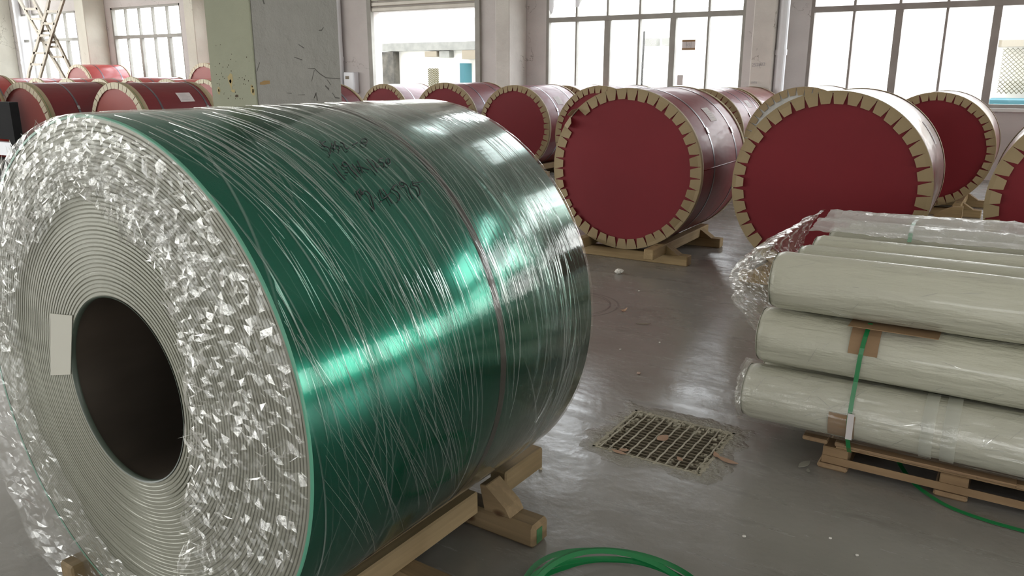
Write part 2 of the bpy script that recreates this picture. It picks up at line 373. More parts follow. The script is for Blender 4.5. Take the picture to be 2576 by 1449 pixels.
wall('wall_back', X0, X1, holes, 'x', YW, YW+.28, M['wall'], 'pale mauve white plaster wall behind the red coils with tall windows')
fh = [(x, x+3.6) for x in (-27,-21,-14.5,-8,-1.5,6)]; fl = [(-28.5,-22.5),(-21.5,-15.5)]  # fl: tall unseen door openings, added for light from the front left
wall('wall_front', X0, X1, [(a,b,1.3,3.4) for a,b in fh[2:]] + [(a,b,.05,4.8) for a,b in fl], 'x', Y0-.3, Y0, M['wall'], 'plastered wall behind the camera with wide windows')
sh = [(y, y+3.6) for y in (-9.5,-4.5,.5,5.5,10.2)]
wall('wall_left', Y0, YW, [(a,b,.8,6.4) for a,b in sh], 'y', X0-.3, X0, M['wall_cream'], 'cream painted side wall at the far left')
wall('wall_right', Y0, YW, [(a,b,1.1,3.6) for a,b in sh], 'y', X1, X1+.3, M['wall_cream'], 'cream painted side wall at the far right')
for a,b in bw: portal(((a+b)/2, YW+.35, (SILL+TOP)/2), (-pi/2,0,0), b-a, TOP-SILL)
for a,b,c_,d_ in ch: portal(((a+b)/2, YW+.35, (c_+d_)/2), (-pi/2,0,0), b-a, d_-c_)
portal((-11.55, YW+.35, 1.5), (-pi/2,0,0), 3, 2.9)
for a,b in fh[2:]: portal(((a+b)/2, Y0-.35, 2.35), (pi/2,0,0), b-a, 2.1)
for a,b in fl: portal(((a+b)/2, Y0-.35, 2.4), (pi/2,0,0), b-a, 4.7)
for a,b in sh:
    portal((X0-.35,(a+b)/2,3.6), (0,-pi/2,0), 5.6, b-a); portal((X1+.35,(a+b)/2,2.35), (0,pi/2,0), 2.5, b-a)

# windows: frame, mullions and each pane of glass
def window(idx, a, b, cols, fm, label, zs=(SILL,BAR,TOP), thick=(), yy=YW+.06, skip=()):
    r = empty('window_%d' % idx, ((a+b)/2, yy, zs[0])); tag(r, label, kind='structure')
    cx = (a+b)/2; z0, zb, z1 = zs
    fr = MB(); t = .055
    fr.box(a-cx, a-cx+t, -.05, .05, 0, z1-z0); fr.box(b-cx-t, b-cx, -.05, .05, 0, z1-z0)
    fr.box(a-cx, b-cx, -.05, .05, 0, t); fr.box(a-cx, b-cx, -.05, .05, z1-z0-t, z1-z0)
    fr.obj('window_frame', fm, r)
    MB().box(a-cx, b-cx, -.055, .055, zb-z0-.045, zb-z0+.045).obj('transom_bar', fm, r)
    MB().box(a-cx-.05, b-cx+.05, -.14, .02, -.05, -.004).obj('window_sill', M['sill'], r)
    xs = [a + (b-a)*i/cols for i in range(cols+1)]
    for i, x in enumerate(xs[1:-1], 1):
        wd = .11 if i in thick else .035
        MB().box(x-cx-wd/2, x-cx+wd/2, -.045, .045, t, zb-z0-.045).obj('mullion', fm, r)
        MB().box(x-cx-.02, x-cx+.02, -.04, .04, zb-z0+.045, z1-z0-t).obj('mullion', fm, r)
    pm = {}
    for i in range(cols):
        for (u0, u1) in ((t, zb-z0-.045), (zb-z0+.045, z1-z0-t)):
            if (i, u0 > 1) in skip: continue
            key = round(u1-u0, 3)
            if key not in pm: pm[key] = mesh('pane', [(-.5,0,0),(.5,0,0),(.5,0,1),(-.5,0,1)], [(0,1,2,3)], M['glass'])
            p = link('pane', pm[key], r, (xs[i]-cx+(b-a)/cols/2, 0, u0)); p.scale = ((b-a)/cols, 1, u1-u0)
    return r
window(1, *bw[0], 6, M['frame'], 'six-bay grey steel window behind the middle red coils', thick=(2,4))
window(2, *bw[1], 6, M['frame2'], 'wide brown-grey steel window behind the right-hand coils', thick=(2,4))
window(3, *bw[6], 5, M['frame'], 'five-bay window left of the square pillar above the red coils', thick=(2,4))
window(4, *bw[7], 5, M['frame'], 'far left window behind the crossed ladders', thick=(2,4))
k = 5
for i in (2,3,4): window(k, *bw[i], 6, M['frame2'], 'steel window right of the view, %s' % ('nearest the right-hand window','second from the right-hand window','in the right corner of the room')[i-2], thick=(2,4)); k += 1
window(k, *bw[5], 6, M['frame'], 'steel window hidden behind the square pillar', thick=(2,4))
# sliding sash edges of window 1, propped in front of the panes
for x in (-7.03, -6.42):
    tag(MB().box(x-.02,x+.02,YW+.0,YW+.035,SILL+.06,BAR-.05).obj('sash_rail', M['frame']), 'thin grey sliding sash rail in front of the middle window, %s one' % ('left' if x < -6.8 else 'right'), 'window rail')
# roller shutter door
dr = empty('door_1', (-11.55, YW, 0)); tag(dr, 'half rolled up metal shutter over the open doorway left of the middle coils', kind='structure')
for i in range(7):
    MB().box(-1.5, 1.5, -.04, .02, 2.95+i*.115, 2.95+i*.115+.1).obj('slat', M['shutter'], dr, bevel=.02)
for s in (-1, 1):
    MB().box(s*1.5-.06, s*1.5+.06, -.07, .03, 0, 3.75).obj('guide_rail', M['frame'], dr)
MB().box(-1.6,1.6,-.35,.0,3.75,4.2).obj('shutter_box', M['shutter'], dr)

# engaged pilasters and pipes on the back wall
def pilaster(n, x0, x1, lab, m='pilaster'):
    tag(MB().box(x0,x1,13.85,YW-.002,0,ZC-.01).obj('trim_%d' % n, M[m], bevel=.015), lab, kind='structure')
pilaster(1, -9.21, -8.88, 'painted wall pilaster between the shutter door and the middle window')
pilaster(2, -4.10, -3.74, 'painted wall pilaster between the two right-hand windows, pencilled numbers on it')
pilaster(3, -14.6, -14.2, 'painted wall pilaster left of the shutter door, half hidden by the square pillar')
pilaster(4, -18.87, -18.5, 'painted wall pilaster just left of the square pillar', 'wall_cream')
pilaster(5, -23.85, -23.4, 'painted wall pilaster between the two left-hand windows', 'wall_cream')
pilaster(6, -29.35, -28.7, 'cream wall pilaster in the far left corner', 'wall_cream')
def pipe(x, y, r, z0, z1, lab):
    o = empty('drain_pipe', (x,y,z0)); tag(o, lab, 'pipe')
    MB().tube([(0,0,0),(0,0,z1-z0)], r, 16).obj('pipe_run', M['pvc'], o, smooth=False)
    for z in (1.9-z0, 4.2-z0, 7-z0): MB().tube([(0,0,z),(0,0,z+.09)], r+.012, 16).obj('coupling', M['pvc'], o)
pipe(-3.645, 14.0, .085, 0, 9.99, 'white plastic drain pipe beside the pilaster with pencilled numbers')
pipe(-13.98, 14.38, .09, 0, 9.99, 'white plastic drain pipe right behind the square pillar')
pipe(-28.08, 14.38, .09, 0, 9.99, 'cream vertical pipe left of the crossed ladders')
pipe(-27.45+.0, 14.40, .07, 0, 9.99, 'thinner cream vertical pipe at the edge of the far left window')
pipe(-29.5, 14.2, .09, 0, 9.99, 'cream vertical pipe in the far left corner')
# faint pencilled numbers on the pilaster
def text(s, size, m, loc, rot, name, parent=None, ext=.0005):
    c = bpy.data.curves.new(name, 'FONT'); c.body = s; c.size = size; c.extrude = ext; c.materials.append(m)
    tmp = bpy.data.objects.new(name, c); col.objects.link(tmp); dg = bpy.context.evaluated_depsgraph_get(); dg.update()
    me = bpy.data.meshes.new_from_object(tmp.evaluated_get(dg)); bpy.data.objects.remove(tmp)
    o = bpy.data.objects.new(name, me); col.objects.link(o); o.location = loc; o.rotation_euler = rot
    if parent: o.parent = parent
    return o
tag(text('252832', .075, M['ink_grey'], (-4.07,13.847,1.72), (pi/2,rad(-4),0), 'pencilled_number'), 'pencilled number high on the pilaster between the windows', 'writing')
tag(text('1976', .055, M['ink_grey'], (-4.07,13.847,1.44), (pi/2,rad(-3),0), 'pencilled_number'), 'small pencilled number low on the pilaster between the windows', 'writing')
# electrical box
eb = empty('electrical_box', (-13.65, 14.3, 1.16)); tag(eb, 'white wall cabinet just right of the square pillar', 'box')
MB().box(-.16,.16,0,.19,0,.48).obj('box_body', M['box_white'], eb, bevel=.02)
MB().box(-.09,.02,-.006,-.0005,.32,.39).obj('window_plate', M['ext_tan'], eb)

# free-standing square pillar: rough rendered sides, painted front
PX0, PX1, PY0, PY1 = -3.86, -3.5, 2.965, 3.60
pl = empty('pillar', ((PX0+PX1)/2, (PY0+PY1)/2, 0)); tag(pl, 'large square concrete pillar behind the green coil', kind='structure')
def pillar_core():
    b = MB(); nz, ny = 160, 12
    cx, cyy = (PX0+PX1)/2, (PY0+PY1)/2
    b.box(PX0-cx+.004, PX1-cx, PY0-cyy+.012, PY1-cyy, 0, ZC-.01)
    return b
o = pillar_core().obj('pillar_core', M['pillar_side'], pl)
MB().box(PX0-(PX0+PX1)/2, PX1-(PX0+PX1)/2-.006, PY0-(PY0+PY1)/2, PY0-(PY0+PY1)/2+.011, 0, ZC-.01).obj('painted_face', M['pillar_front'], pl)
def crack(pts, wd, name, parent, m):   # chipped cracks as thin sunk-looking slivers on the +x face (y,z)
    b = MB(); n = []
    P_ = [(PX1-(PX0+PX1)/2+.0006, y-(PY0+PY1)/2, z) for y, z in pts]
    wv = [(0, 0, wd*(.25+.75*sin(pi*(i+.3)/len(pts)))/2) if abs(pts[min(i+1,len(pts)-1)][0]-pts[max(i-1,0)][0]) > abs(pts[min(i+1,len(pts)-1)][1]-pts[max(i-1,0)][1]) else (0, wd*(.25+.75*sin(pi*(i+.3)/len(pts)))/2, 0) for i in range(len(pts))]
    b.ribbon(P_, wv, [(1,0,0)]*len(pts), .0008); b.obj(name, m, parent)
M['crackm'] = mat('crack_dark', (.10,.095,.085), .9); M['rust'] = mat('rust_stain', (.30,.19,.08), .9)
def front_spot(px_, py_, w_, h_, mat_, name):
    x = PX0+(px_-552)/89*.36-(PX0+PX1)/2; z = 2.093-py_/270*.62; y = PY0-(PY0+PY1)/2-.0006; n = 9; vs = [(x, y, z)]
    rr = random.Random(px_*7+py_)
    for i in range(n):
        a = 2*pi*i/n; k_ = rr.uniform(.6,1.2); vs.append((x+w_*k_*cos(a), y, z+h_*k_*sin(a)))
    link(name, mesh(name, vs, [(0,1+(i+1)%n,1+i) for i in range(n)], mat_), pl)
M['rust_pale'] = mat('rust_halo', (.42,.34,.17), .9); M['speck'] = mat('dark_speck', (.07,.05,.03), .9)
def pz(px_, py_):   # photo estimates of the chips, already solved to (y, z) on this face
    return (2.965 + (px_-638)/218*.635, 2.093 - (py_)/270*.64 + 0*(px_))
for pts, wd in (([(660,26),(668,38),(672,55)], .010), ([(745,0),(742,8),(748,14)], .014), ([(768,192),(785,192),(800,205),(815,214),(855,217)], .006),
                ([(785,196),(776,222)], .004), ([(818,218),(828,232)], .005), ([(812,233),(822,242)], .014), ([(803,104),(811,103),(816,96)], .007),
                ([(735,167),(755,173)], .006), ([(748,138),(762,146)], .006), ([(712,248),(722,249)], .005), ([(738,253),(756,253)], .004),
                ([(643,200),(651,180)], .004), ([(644,36),(636,44)], .004), ([(780,262),(786,250),(788,268)], .012), ([(830,250),(838,262),(850,264)], .008)):
    crack([pz(*p) for p in pts], wd, 'crack', pl, M['crackm'])
crack([pz(648,226), pz(658,224), pz(671,223)], .022, 'rust_spot', pl, M['rust'])

for px_, py_, w_, h_, mm in ((592,226,.022,.045,'rust_pale'),(566,250,.012,.022,'rust_pale'),(634,248,.018,.035,'rust_pale'),(596,251,.018,.01,'rust_pale')): front_spot(px_, py_, w_, h_, M[mm], 'rust_stain')
for px_, py_, w_, h_ in ((592,228,.009,.012),(602,262,.014,.008),(566,251,.005,.01),(635,250,.006,.012)): 
    y_ = PY0; front_spot(px_, py_, w_, h_, M['speck'], 'dark_chip'); pl.children[-1].location.y = -.0006
rr_ = random.Random(2)
for i in range(46):
    front_spot(int(rr_.uniform(562,636)), int(min(268, rr_.gauss(225,40))), rr_.uniform(.0015,.004), rr_.uniform(.0015,.005), M['speck'], 'dark_chip')

# outside: bright yard, low building with beam, lattice screens
tag(MB().box(-60,40,YW+.3,60,-.35,-.05).obj('outside_ground', M['ext_ground']), 'sunlit concrete yard outside the windows', kind='structure')
eb_ = empty('outside_building', (-12,20.3,0)); tag(eb_, 'overexposed pale building across the yard seen through the door and windows', 'building')
MB().box(-14,14,0,1,0,3.2).obj('outside_wall', M['ext_wall'], eb_)
MB().box(-5.6,-1.75,-.28,-.02,2.28,2.52).obj('lintel_beam', M['ext_beam'], eb_)
MB().box(3.3,3.62,-.28,-.02,2.3,2.48).obj('lintel_beam', M['ext_beam'], eb_)
MB().box(3.78,4.0,-.28,-.02,2.3,2.48).obj('lintel_beam', M['ext_beam'], eb_)
MB().box(-5.6,-5.14,-.30,-.02,.8,2.26).obj('stone_pier', M['ext_stone'], eb_)
MB().box(-3.37,-3.0,-.25,-.02,2.07,2.26).obj('wall_box', M['ext_beam'], eb_)
MB().box(-2.5,-1.85,-.28,-.02,2.02,2.27).obj('awning', M['ext_tan'], eb_)
MB().box(-3.9,-3.45,-.28,-.02,2.1,2.26).obj('awning', M['ext_tan'], eb_)
MB().box(11.2,13,-.28,-.02,2.14,2.28).obj('awning', M['ext_tan'], eb_)
def lattice(x0, x1, z0, z1, par, st=.06):
    b = MB(); h = z1-z0; x = x0-h
    while x < x1:
        for s in (1, -1):
            u0, u1 = max(x, x0), min(x+h, x1)
            if u1 > u0:
                za, zb_ = (z0+(u0-x), z0+(u1-x)) if s == 1 else (z1-(u0-x), z1-(u1-x))
                b.bar((u0,-.2,za),(u1,-.2,zb_),.012,.022,(0,1,0))
        x += st
    b.obj('lattice_screen', M['ext_lattice'], par)
lattice(-3.85,-3.45,.9,1.76,eb_); lattice(11.3,12.2,1.2,2.12,eb_,.09)
MB().box(-2.43,-2.28,-.5,-.1,.3,1.9).obj('teal_door', M['ext_teal'], eb_)
tag(MB().tube([(-8.3,19,0),(-8.27,19,2.6)], .028, 8).obj('lamp_pole', M['black']), 'thin grey pole outside the middle window', 'pole')
cr_ = empty('teal_crate', (.4,19.6,0)); tag(cr_, 'turquoise plastic crates outside the right window', 'crate')
MB().box(-1.2,1.2,-.3,.3,0,1.12).obj('crate_body', M['ext_teal'], cr_, bevel=.03)
for i in range(5): MB().box(-1.1+i*.46,-.75+i*.46,-.32,-.3,.75,1.02).obj('crate_panel', mat('crate_panel_%d' % i, (.05,.2,.22), .5), cr_)
# papers stuck on the middle window
def paper(x0,x1,z0,z1,lab,m='paper'):
    r = empty('window_notice', ((x0+x1)/2, YW+.0, z0)); tag(r, lab, 'paper')
    c = (x0+x1)/2; MB().box(x0-c,x1-c,0,.004,0,z1-z0).obj('sheet', M[m], r); return r
r = paper(-5.56,-5.31,2.02,2.20,'white paper notice taped with brown tape on the middle window')
MB().box(-.125,.125,-.003,-.001,0,.035).obj('tape_strip', M['card'], r); MB().box(-.125,.125,-.003,-.001,.145,.18).obj('tape_strip', M['card'], r)
for xx in (-.04,.045): MB().box(xx-.003,xx+.003,-.003,-.001,.035,.145).obj('printed_line', M['ink_grey'], r)
text('KS', .07, M['ink_grey'], (-.05,-.002,.065), (pi/2,0,0), 'printed_mark', r)
paper(-5.62,-5.51,1.40,1.58,'small pinkish paper stuck low on the middle window')
def torn(x0, x1, z0, z1, seed, lab):
    R_ = random.Random(seed); n = 14; vs = []; fs = []
    for i in range(n+1):
        x = x0+(x1-x0)*i/n; f = (1-(i/n)**1.3)*.9+.1 if seed != 3 else (i/n)**1.2
        zb_ = z1-(z1-z0)*f*(.75+.25*R_.random()); vs += [(x,0,z1),(x,0,zb_),(x,.003,z1),(x,.003,zb_)]
    for i in range(n):
        a = 4*i; fs += [(a,a+1,a+5,a+4),(a+2,a+6,a+7,a+3),(a+1,a+3,a+7,a+5)]
    o = link('torn_sheet', mesh('torn_sheet', vs, fs, M['tornm']), None, (0,YW-.0,0)); tag(o, lab, 'plastic sheet')
M['tornm'] = film('torn_plastic', .75, (.8,.8,.82), .02, .3)
torn(-8.36,-7.82,2.68,3.4,1,'torn white plastic over the top left pane of the middle window')
torn(-7.78,-6.6,2.84,3.4,2,'ragged white plastic hanging over the second top pane of the middle window')
torn(-4.75,-4.5,2.76,3.4,3,'ragged plastic scrap at the top right corner of the middle window')

# crossed steel ladders in the left corner
def ladder(l, r_, rungs, lab, y):
    t = empty('steel_ladder', (l[-1][0], y, 0)); tag(t, lab, 'ladder'); ox = l[-1][0]
    for pts in (l, r_):
        b = MB()
        for p, q in zip(pts, pts[1:]): b.bar((p[0]-ox,0,p[1]),(q[0]-ox,0,q[1]),.10,.06,(0,1,0))
        b.obj('rail', M['ladder'], t)
    for (a, c) in rungs: MB().bar((a[0]-ox,0,a[1]),(c[0]-ox,0,c[1]),.07,.06,(0,1,0)).obj('rung', M['ladder'], t)
ladder([(-27.8,5.2),(-26.66,3.82),(-25.83,2.78),(-25.18,2.0),(-24.0,.55)], [(-26.9,5.1),(-25.87,3.78),(-25.21,2.89),(-24.89,2.57),(-24.48,1.93),(-23.9,1.0)],
       [((-26.38,3.51),(-25.64,3.48)),((-26.13,3.21),(-25.49,3.19)),((-25.84,2.85),(-25.18,2.84)),((-25.62,2.73),(-25.03,2.72)),((-25.54,2.51),(-25.0,2.51)),((-25.39,2.39),(-24.79,2.38)),((-25.2,2.09),(-24.57,2.08)),((-26.9,4.1),(-26.15,4.08))],
       'tan steel ladder leaning down to the right in the far left corner', 13.78)
ladder([(-24.5,4.2),(-25.07,3.37),(-25.82,2.49),(-26.54,1.67),(-27.5,.0)], [(-23.6,4.2),(-24.06,3.7),(-24.99,2.69),(-25.89,1.59),(-26.9,.2)],
       [((-24.72,3.7),(-24.11,3.68)),((-25.03,3.38),(-24.41,3.36)),((-25.3,3.05),(-24.68,3.03)),((-25.6,2.71),(-25.0,2.71)),((-26.09,2.21),(-25.4,2.2)),((-26.35,1.88),(-25.67,1.87)),((-26.8,1.4),(-26.1,1.4))],
       'tan steel ladder leaning down to the left in the far left corner', 13.70)

# ------------------------------------------------------------------ red wrapped coils
TABS = {}
def tab_mesh(R, n, narrow, var, m):
    key = (round(R,3), n, narrow, var, m.name)
    if key in TABS: return TABS[key]
    w0 = 2*pi*R/n; r_ = random.Random(var*13+n)
    ri = R-(.095 if not narrow else .088)*(1+.1*(r_.random()-.5)); k_o = .95 if not narrow else .89; k_i = (.61 if not narrow else .78)
    h = 2.2e-3; tilt = (.003, .012, .006, .02)[var]; vs = []
    sk = (r_.random()-.5)*.008
    for y in (0, -h):
        for (rr, ww, dy, s) in ((R-.001, w0*k_o, 0, 0), (R-.03, w0*(k_o*.98 if narrow else .90), 0, 0), (ri, w0*k_i, tilt, sk)):
            vs += [(rr, y-dy-.0015, -ww/2+s), (rr, y-dy-.0015, ww/2+s)]
    fs = [(0,1,3,2),(2,3,5,4),(6,8,9,7),(8,10,11,9),(0,6,7,1),(4,5,11,10),(0,2,8,6),(2,4,10,8),(1,7,9,3),(3,9,11,5)]
    TABS[key] = mesh('tab', vs, fs, m); return TABS[key]
SHARE = {}
def coil(x, y, R, Ln, rot, label, base=.1, tabs='full', narrow=False, body='vinyl', disc='disc', straps=(.35,.95), paper_at=None, rimw=.05, ntab=43, missing=(), group='red wrapped coils stored in rows', green_line=False, lab_size=(.2,.13), lift=(), seam=None):
    t = empty('wrapped_coil', (x, y, base), rot); tag(t, label, 'coil', group)
    zc = R
    def sh(key, fn):
        k_ = (key, round(R,3), round(Ln,3), rimw)
        if k_ not in SHARE: SHARE[k_] = fn()
        return SHARE[k_]
    c = (0, 0, zc)
    link('wrapper', sh('w'+body, lambda: lathe('wrapper', [(R-.012, .004), (R-.006, .06), (R-.006, Ln-.06), (R-.012, Ln-.004)], M[body], 96)), t, c)
    def dm(y0, y1, mm):
        return lambda: lathe('end_disc', [(.001, y0), (R-.013, y0), (R-.013, y1), (.001, y1)], mm, 72, False)
    link('end_disc', sh('d'+disc+str(narrow), dm(.012 if narrow else .006, .02, M[disc])), t, c)
    link('end_disc', sh('dback', dm(Ln-.012, Ln-.001, M['disc'])), t, c)
    link('rim_board', sh('rim', lambda: lathe('rim_board', [(R-.011, 0), (R, 0), (R+.001, rimw), (R-.003, rimw+.002)], M['rim'], 96)), t, c)
    link('rim_board', sh('rim2', lambda: lathe('rim_board', [(R-.003, Ln-rimw-.002), (R+.001, Ln-rimw), (R, Ln), (R-.011, Ln)], M['rim'], 96)), t, c)
    tm = M['tab_pale'] if narrow else M['tab']
    if tabs == 'full':
        ph = RND.random()*.1
        for i in range(ntab):
            if i in missing: continue
            a = 2*pi*i/ntab + ph + (RND.random()-.5)*.012
            var = RND.choice((0,0,0,1,2,2,3)) if not narrow else RND.choice((0,2))
            o = link('tab', tab_mesh(R, ntab, narrow, var, tm), t, (0, -.0005, zc)); o.rotation_euler = (0, -a, 0)
            for q_ in lift:
                if abs((math.degrees(a)-q_)) < 4.2:
                    o.matrix_basis = Matrix.Translation((0,-.0005,zc)) @ Matrix.Rotation(-a,4,'Y') @ Matrix.Translation((R,0,0)) @ Matrix.Rotation(rad(75 if q_ < 143 else 40),4,'Z') @ Matrix.Translation((-R,0,0))
    else:
        def ring():
            b = MB()
            for i in range(ntab):
                a = 2*pi*i/ntab; me = tab_mesh(R, ntab, True, i % 2, tm); n = len(b.v); ca, sa = cos(a), sin(a)
                b.v += [(v.co.x*ca - v.co.z*sa, v.co.y, v.co.x*sa + v.co.z*ca) for v in me.vertices]
                b.f += [tuple(n+q for q in p.vertices) for p in me.polygons]
            return mesh('tab_ring', b.v, b.f, tm)
        o = link('tab_ring', sh('ring', ring), t, c); o['kind'] = 'stuff'
    for s in straps:
        o = link('steel_strap', sh('s', lambda: lathe('steel_strap', [(R-.007,-.015),(R-.003,-.015),(R-.003,.015),(R-.007,.015)], M['steel_strap'], 96, False)), t, (0, s, zc))
        if tabs == 'full':
            a = rad(24 + RND.random()*6)
            q = MB().box(-.004,.004,-.02,.02,-.03,.03).obj('clasp', M['clasp'], o, bevel=.002, loc=(cos(a)*R, 0, sin(a)*R)); q.rotation_euler = (0, -a, 0)
    if seam is not None:
        q = MB()
        q.tube([((R-.004)*cos(rad(seam)), l_, (R-.004)*sin(rad(seam))) for l_ in (.06,.3,.6,.9,Ln-.06)], .006, 6)
        q.obj('fold_seam', M[body], t, smooth=True, loc=c)
    if green_line:
        link('green_tape', sh('g', lambda: lathe('green_tape', [(R+.0012,.026),(R+.0018,.027),(R+.0018,.031),(R+.0012,.032)], M['strap_green'], 96, False)), t, c)
    if paper_at:
        th, l = rad(paper_at[0]), paper_at[1]; hw, hh = lab_size; n = 6; vs = []; fs = []
        for i in range(n+1):
            a = th + (i/n-.5)*hh/R; rr = R-.0035
            vs += [(rr*cos(a), l-hw/2, rr*sin(a)), (rr*cos(a), l+hw/2, rr*sin(a))]
        for i in range(n): fs.append((2*i, 2*i+2, 2*i+3, 2*i+1))
        lo = link('paper_label', mesh('paper_label', vs, fs, M['paper']), t, c)
        b = MB()
        for j in range(5):
            a = th + (.32-j*.15)*hh/R; rr = R-.0025; a2 = a-.006; w_ = hw*(.3 if j % 2 else .38)
            k2 = len(b.v); b.v += [(rr*cos(a), l-w_, rr*sin(a)), (rr*cos(a), l+w_*(.4+.5*((j*7) % 3)/2), rr*sin(a)), (rr*cos(a2), l+w_*(.4+.5*((j*7) % 3)/2), rr*sin(a2)), (rr*cos(a2), l-w_, rr*sin(a2))]
            b.f.append((k2,k2+1,k2+2,k2+3))
        link('printed_lines', mesh('printed_lines', b.v, b.f, M['ink_grey']), lo)
    return t
CR = {}
def cradle(x, y, R, Ln, rot, base, label, front=-.25):
    """two cross beams on the floor, two bearers along the coil, wedges outside"""
    t = empty('timber_cradle', (x, y, 0), rot); tag(t, label, 'timber cradle', 'timber cradles under the coils')
    lo = base-.1
    if lo > .05:
        for yy in (.1, Ln-.2):
            for zz in range(int(lo/.1)): MB().box(-.6,.6,yy,yy+.1,zz*.1,zz*.1+.099).obj('packing_beam', M['wood_x'], t)
    z0 = max(lo, 0) if lo > .05 else 0
    dx = .36 if R > .6 else .34
    hb = .088
    def m1():
        return MB().box(-.6,.6,0,.105,0,hb).me('cross_beam', M['wood_x'], bevel=.006)
    if 'c' not in CR: CR['c'] = m1()
    for yy in (.04, Ln-.34): link('cross_beam', CR['c'], t, (0, yy, z0))
    zt = base + R - sqrt(R*R - (dx-.045)**2) + .004 - z0
    zt = min(zt, .178)
    key = ('b', round(zt,3), Ln)
    if key not in CR: CR[key] = MB().box(-.043,.043,front,Ln-.1,hb+.001,zt).me('bearer', M['wood_y'], bevel=.006)
    for s in (-1, 1): link('bearer', CR[key], t, (s*dx, 0, z0))
    if 'w' not in CR:
        b = MB(); b.v = [(0,0,hb+.001),(.11,0,hb+.001),(0,0,hb+.075),(0,.1,hb+.001),(.11,.1,hb+.001),(0,.1,hb+.075)]; b.f = [(0,1,2),(3,5,4),(0,3,4,1),(1,4,5,2),(0,2,5,3)]
        CR['w'] = b.me('wedge', M['wood_x'])
    for yy in (.04, Ln-.34):
        link('wedge', CR['w'], t, (dx+.045, yy, z0)); o = link('wedge', CR['w'], t, (-dx-.045, yy+.1, z0)); o.rotation_euler = (0,0,pi)
    return t
C = [  # x, y, R, L, rot(deg), label, options
 (-2.93,6.42,.695,1.27,.6,'large dark red coil right of the green coil with one end tab sticking out', dict(paper_at=(42.5,.66), straps=(.345,.98), lift=(139,147), missing=(), lab_size=(.17,.15), seam=3)),
 (-1.20,6.18,.696,1.25,1.6,'large dark red coil behind the bundle of grey rolls, pale film over its side', dict(body='vinyl_pale', paper_at=(33,.8), straps=(), lab_size=(.12,.2))),
 (.50,6.1,.69,1.25,0,'red coil cut off by the right edge of the photo', dict(body='vinyl_pale', straps=())),
 (-.94,10.52,.652,1.25,0,'red coil standing before the right window, angled timber at its foot', dict(body='vinyl_pale', straps=())),
 (-2.28,9.95,.68,1.25,0,'coil with a white film covered end, peeking out behind the roll-side coil', dict(body='vinyl_pale', disc='disc_white', straps=())),
 (-4.02,11.32,.65,1.18,0,'red coil behind the loose-tab coil, upright paper label on its side', dict(paper_at=(42,.68), straps=(.45,.95))),
 (-4.00,12.56,.65,1.2,0,'farthest red coil below the pilaster with pencilled numbers', dict(body='vinyl_pale', straps=())),
 (-4.95,9.97,.675,1.22,0,'red coil half hidden behind the upper left of the loose-tab coil', dict()),
 (-7.2,13.05,.65,1.25,0,'small looking far red coil under the left end of the middle window', dict()),
 (-7.03,11.1,.665,1.25,0,'red coil with a paper label, touching the top right of the green coil in view', dict(paper_at=(40,.55), lab_size=(.2,.16))),
 (-8.42,11.1,.68,1.25,0,'red coil under the pilaster right of the shutter door', dict(paper_at=(24,.95))),
 (-11.45,13.0,.65,1.2,0,'red coil standing right before the open shutter door', dict()),
 (.62,11.9,.66,1.25,0,'red coil sliver at the right edge below the right window', dict(body='vinyl_pale', straps=())),
 (-8.03,6.9,.69,1.25,0,'red coil just right of the square pillar showing its far rim', dict(narrow=True)),
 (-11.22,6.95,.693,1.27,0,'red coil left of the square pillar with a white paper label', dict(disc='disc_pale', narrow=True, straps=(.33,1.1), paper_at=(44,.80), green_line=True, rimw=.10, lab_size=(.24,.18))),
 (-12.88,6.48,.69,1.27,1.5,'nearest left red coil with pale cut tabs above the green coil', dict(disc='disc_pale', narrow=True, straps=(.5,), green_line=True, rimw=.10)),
]
for i, (x, y, R, Ln, rt, lab, kw) in enumerate(C):
    coil(x, y, R, Ln, rad(rt), lab, **kw)
    cradle(x, y, R, Ln, rad(rt), .1, front=(-.25 if y < 12 else .0), label=('pine beams under the ' + ' '.join(lab.split(',')[0].split()[:11])))
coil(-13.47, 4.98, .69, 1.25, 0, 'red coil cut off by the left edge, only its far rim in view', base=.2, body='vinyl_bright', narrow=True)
cradle(-13.47, 4.98, .69, 1.25, 0, .2, 'pine beams under the coil cut off by the left edge')
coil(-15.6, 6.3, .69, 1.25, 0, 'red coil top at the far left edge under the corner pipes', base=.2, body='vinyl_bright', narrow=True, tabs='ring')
cradle(-15.6, 6.3, .69, 1.25, 0, .2, 'pine beams under the coil at the corner pipes')
rowx = (-23.45,-22.03,-20.6,-19.19,-17.87,-16.55,-15.25)
wh = ('leftmost, below the corner pipes','second from the left, below the crossed ladders','third from the left, below the crossed ladders','fourth from the left, under the upper coil','under the left half of the five-bay window','under the right half of the five-bay window','rightmost, beside the square pillar')
for x, s in zip(rowx, wh):
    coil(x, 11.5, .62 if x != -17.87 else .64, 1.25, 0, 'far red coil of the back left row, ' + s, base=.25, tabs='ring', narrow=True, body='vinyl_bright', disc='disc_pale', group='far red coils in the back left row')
    cradle(x, 11.5, .62, 1.25, 0, .25, 'pine beams below the back left row coil, ' + s)
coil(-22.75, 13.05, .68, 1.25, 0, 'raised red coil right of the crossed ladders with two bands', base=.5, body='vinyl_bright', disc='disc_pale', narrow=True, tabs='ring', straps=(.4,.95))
cradle(-22.75, 13.05, .68, 1.25, 0, .5, 'stacked beams under the raised coil by the ladders')
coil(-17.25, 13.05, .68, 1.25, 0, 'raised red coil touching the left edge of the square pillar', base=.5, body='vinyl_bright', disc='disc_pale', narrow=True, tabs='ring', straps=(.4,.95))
cradle(-17.25, 13.05, .68, 1.25, 0, .5, 'stacked beams under the raised coil by the pillar')

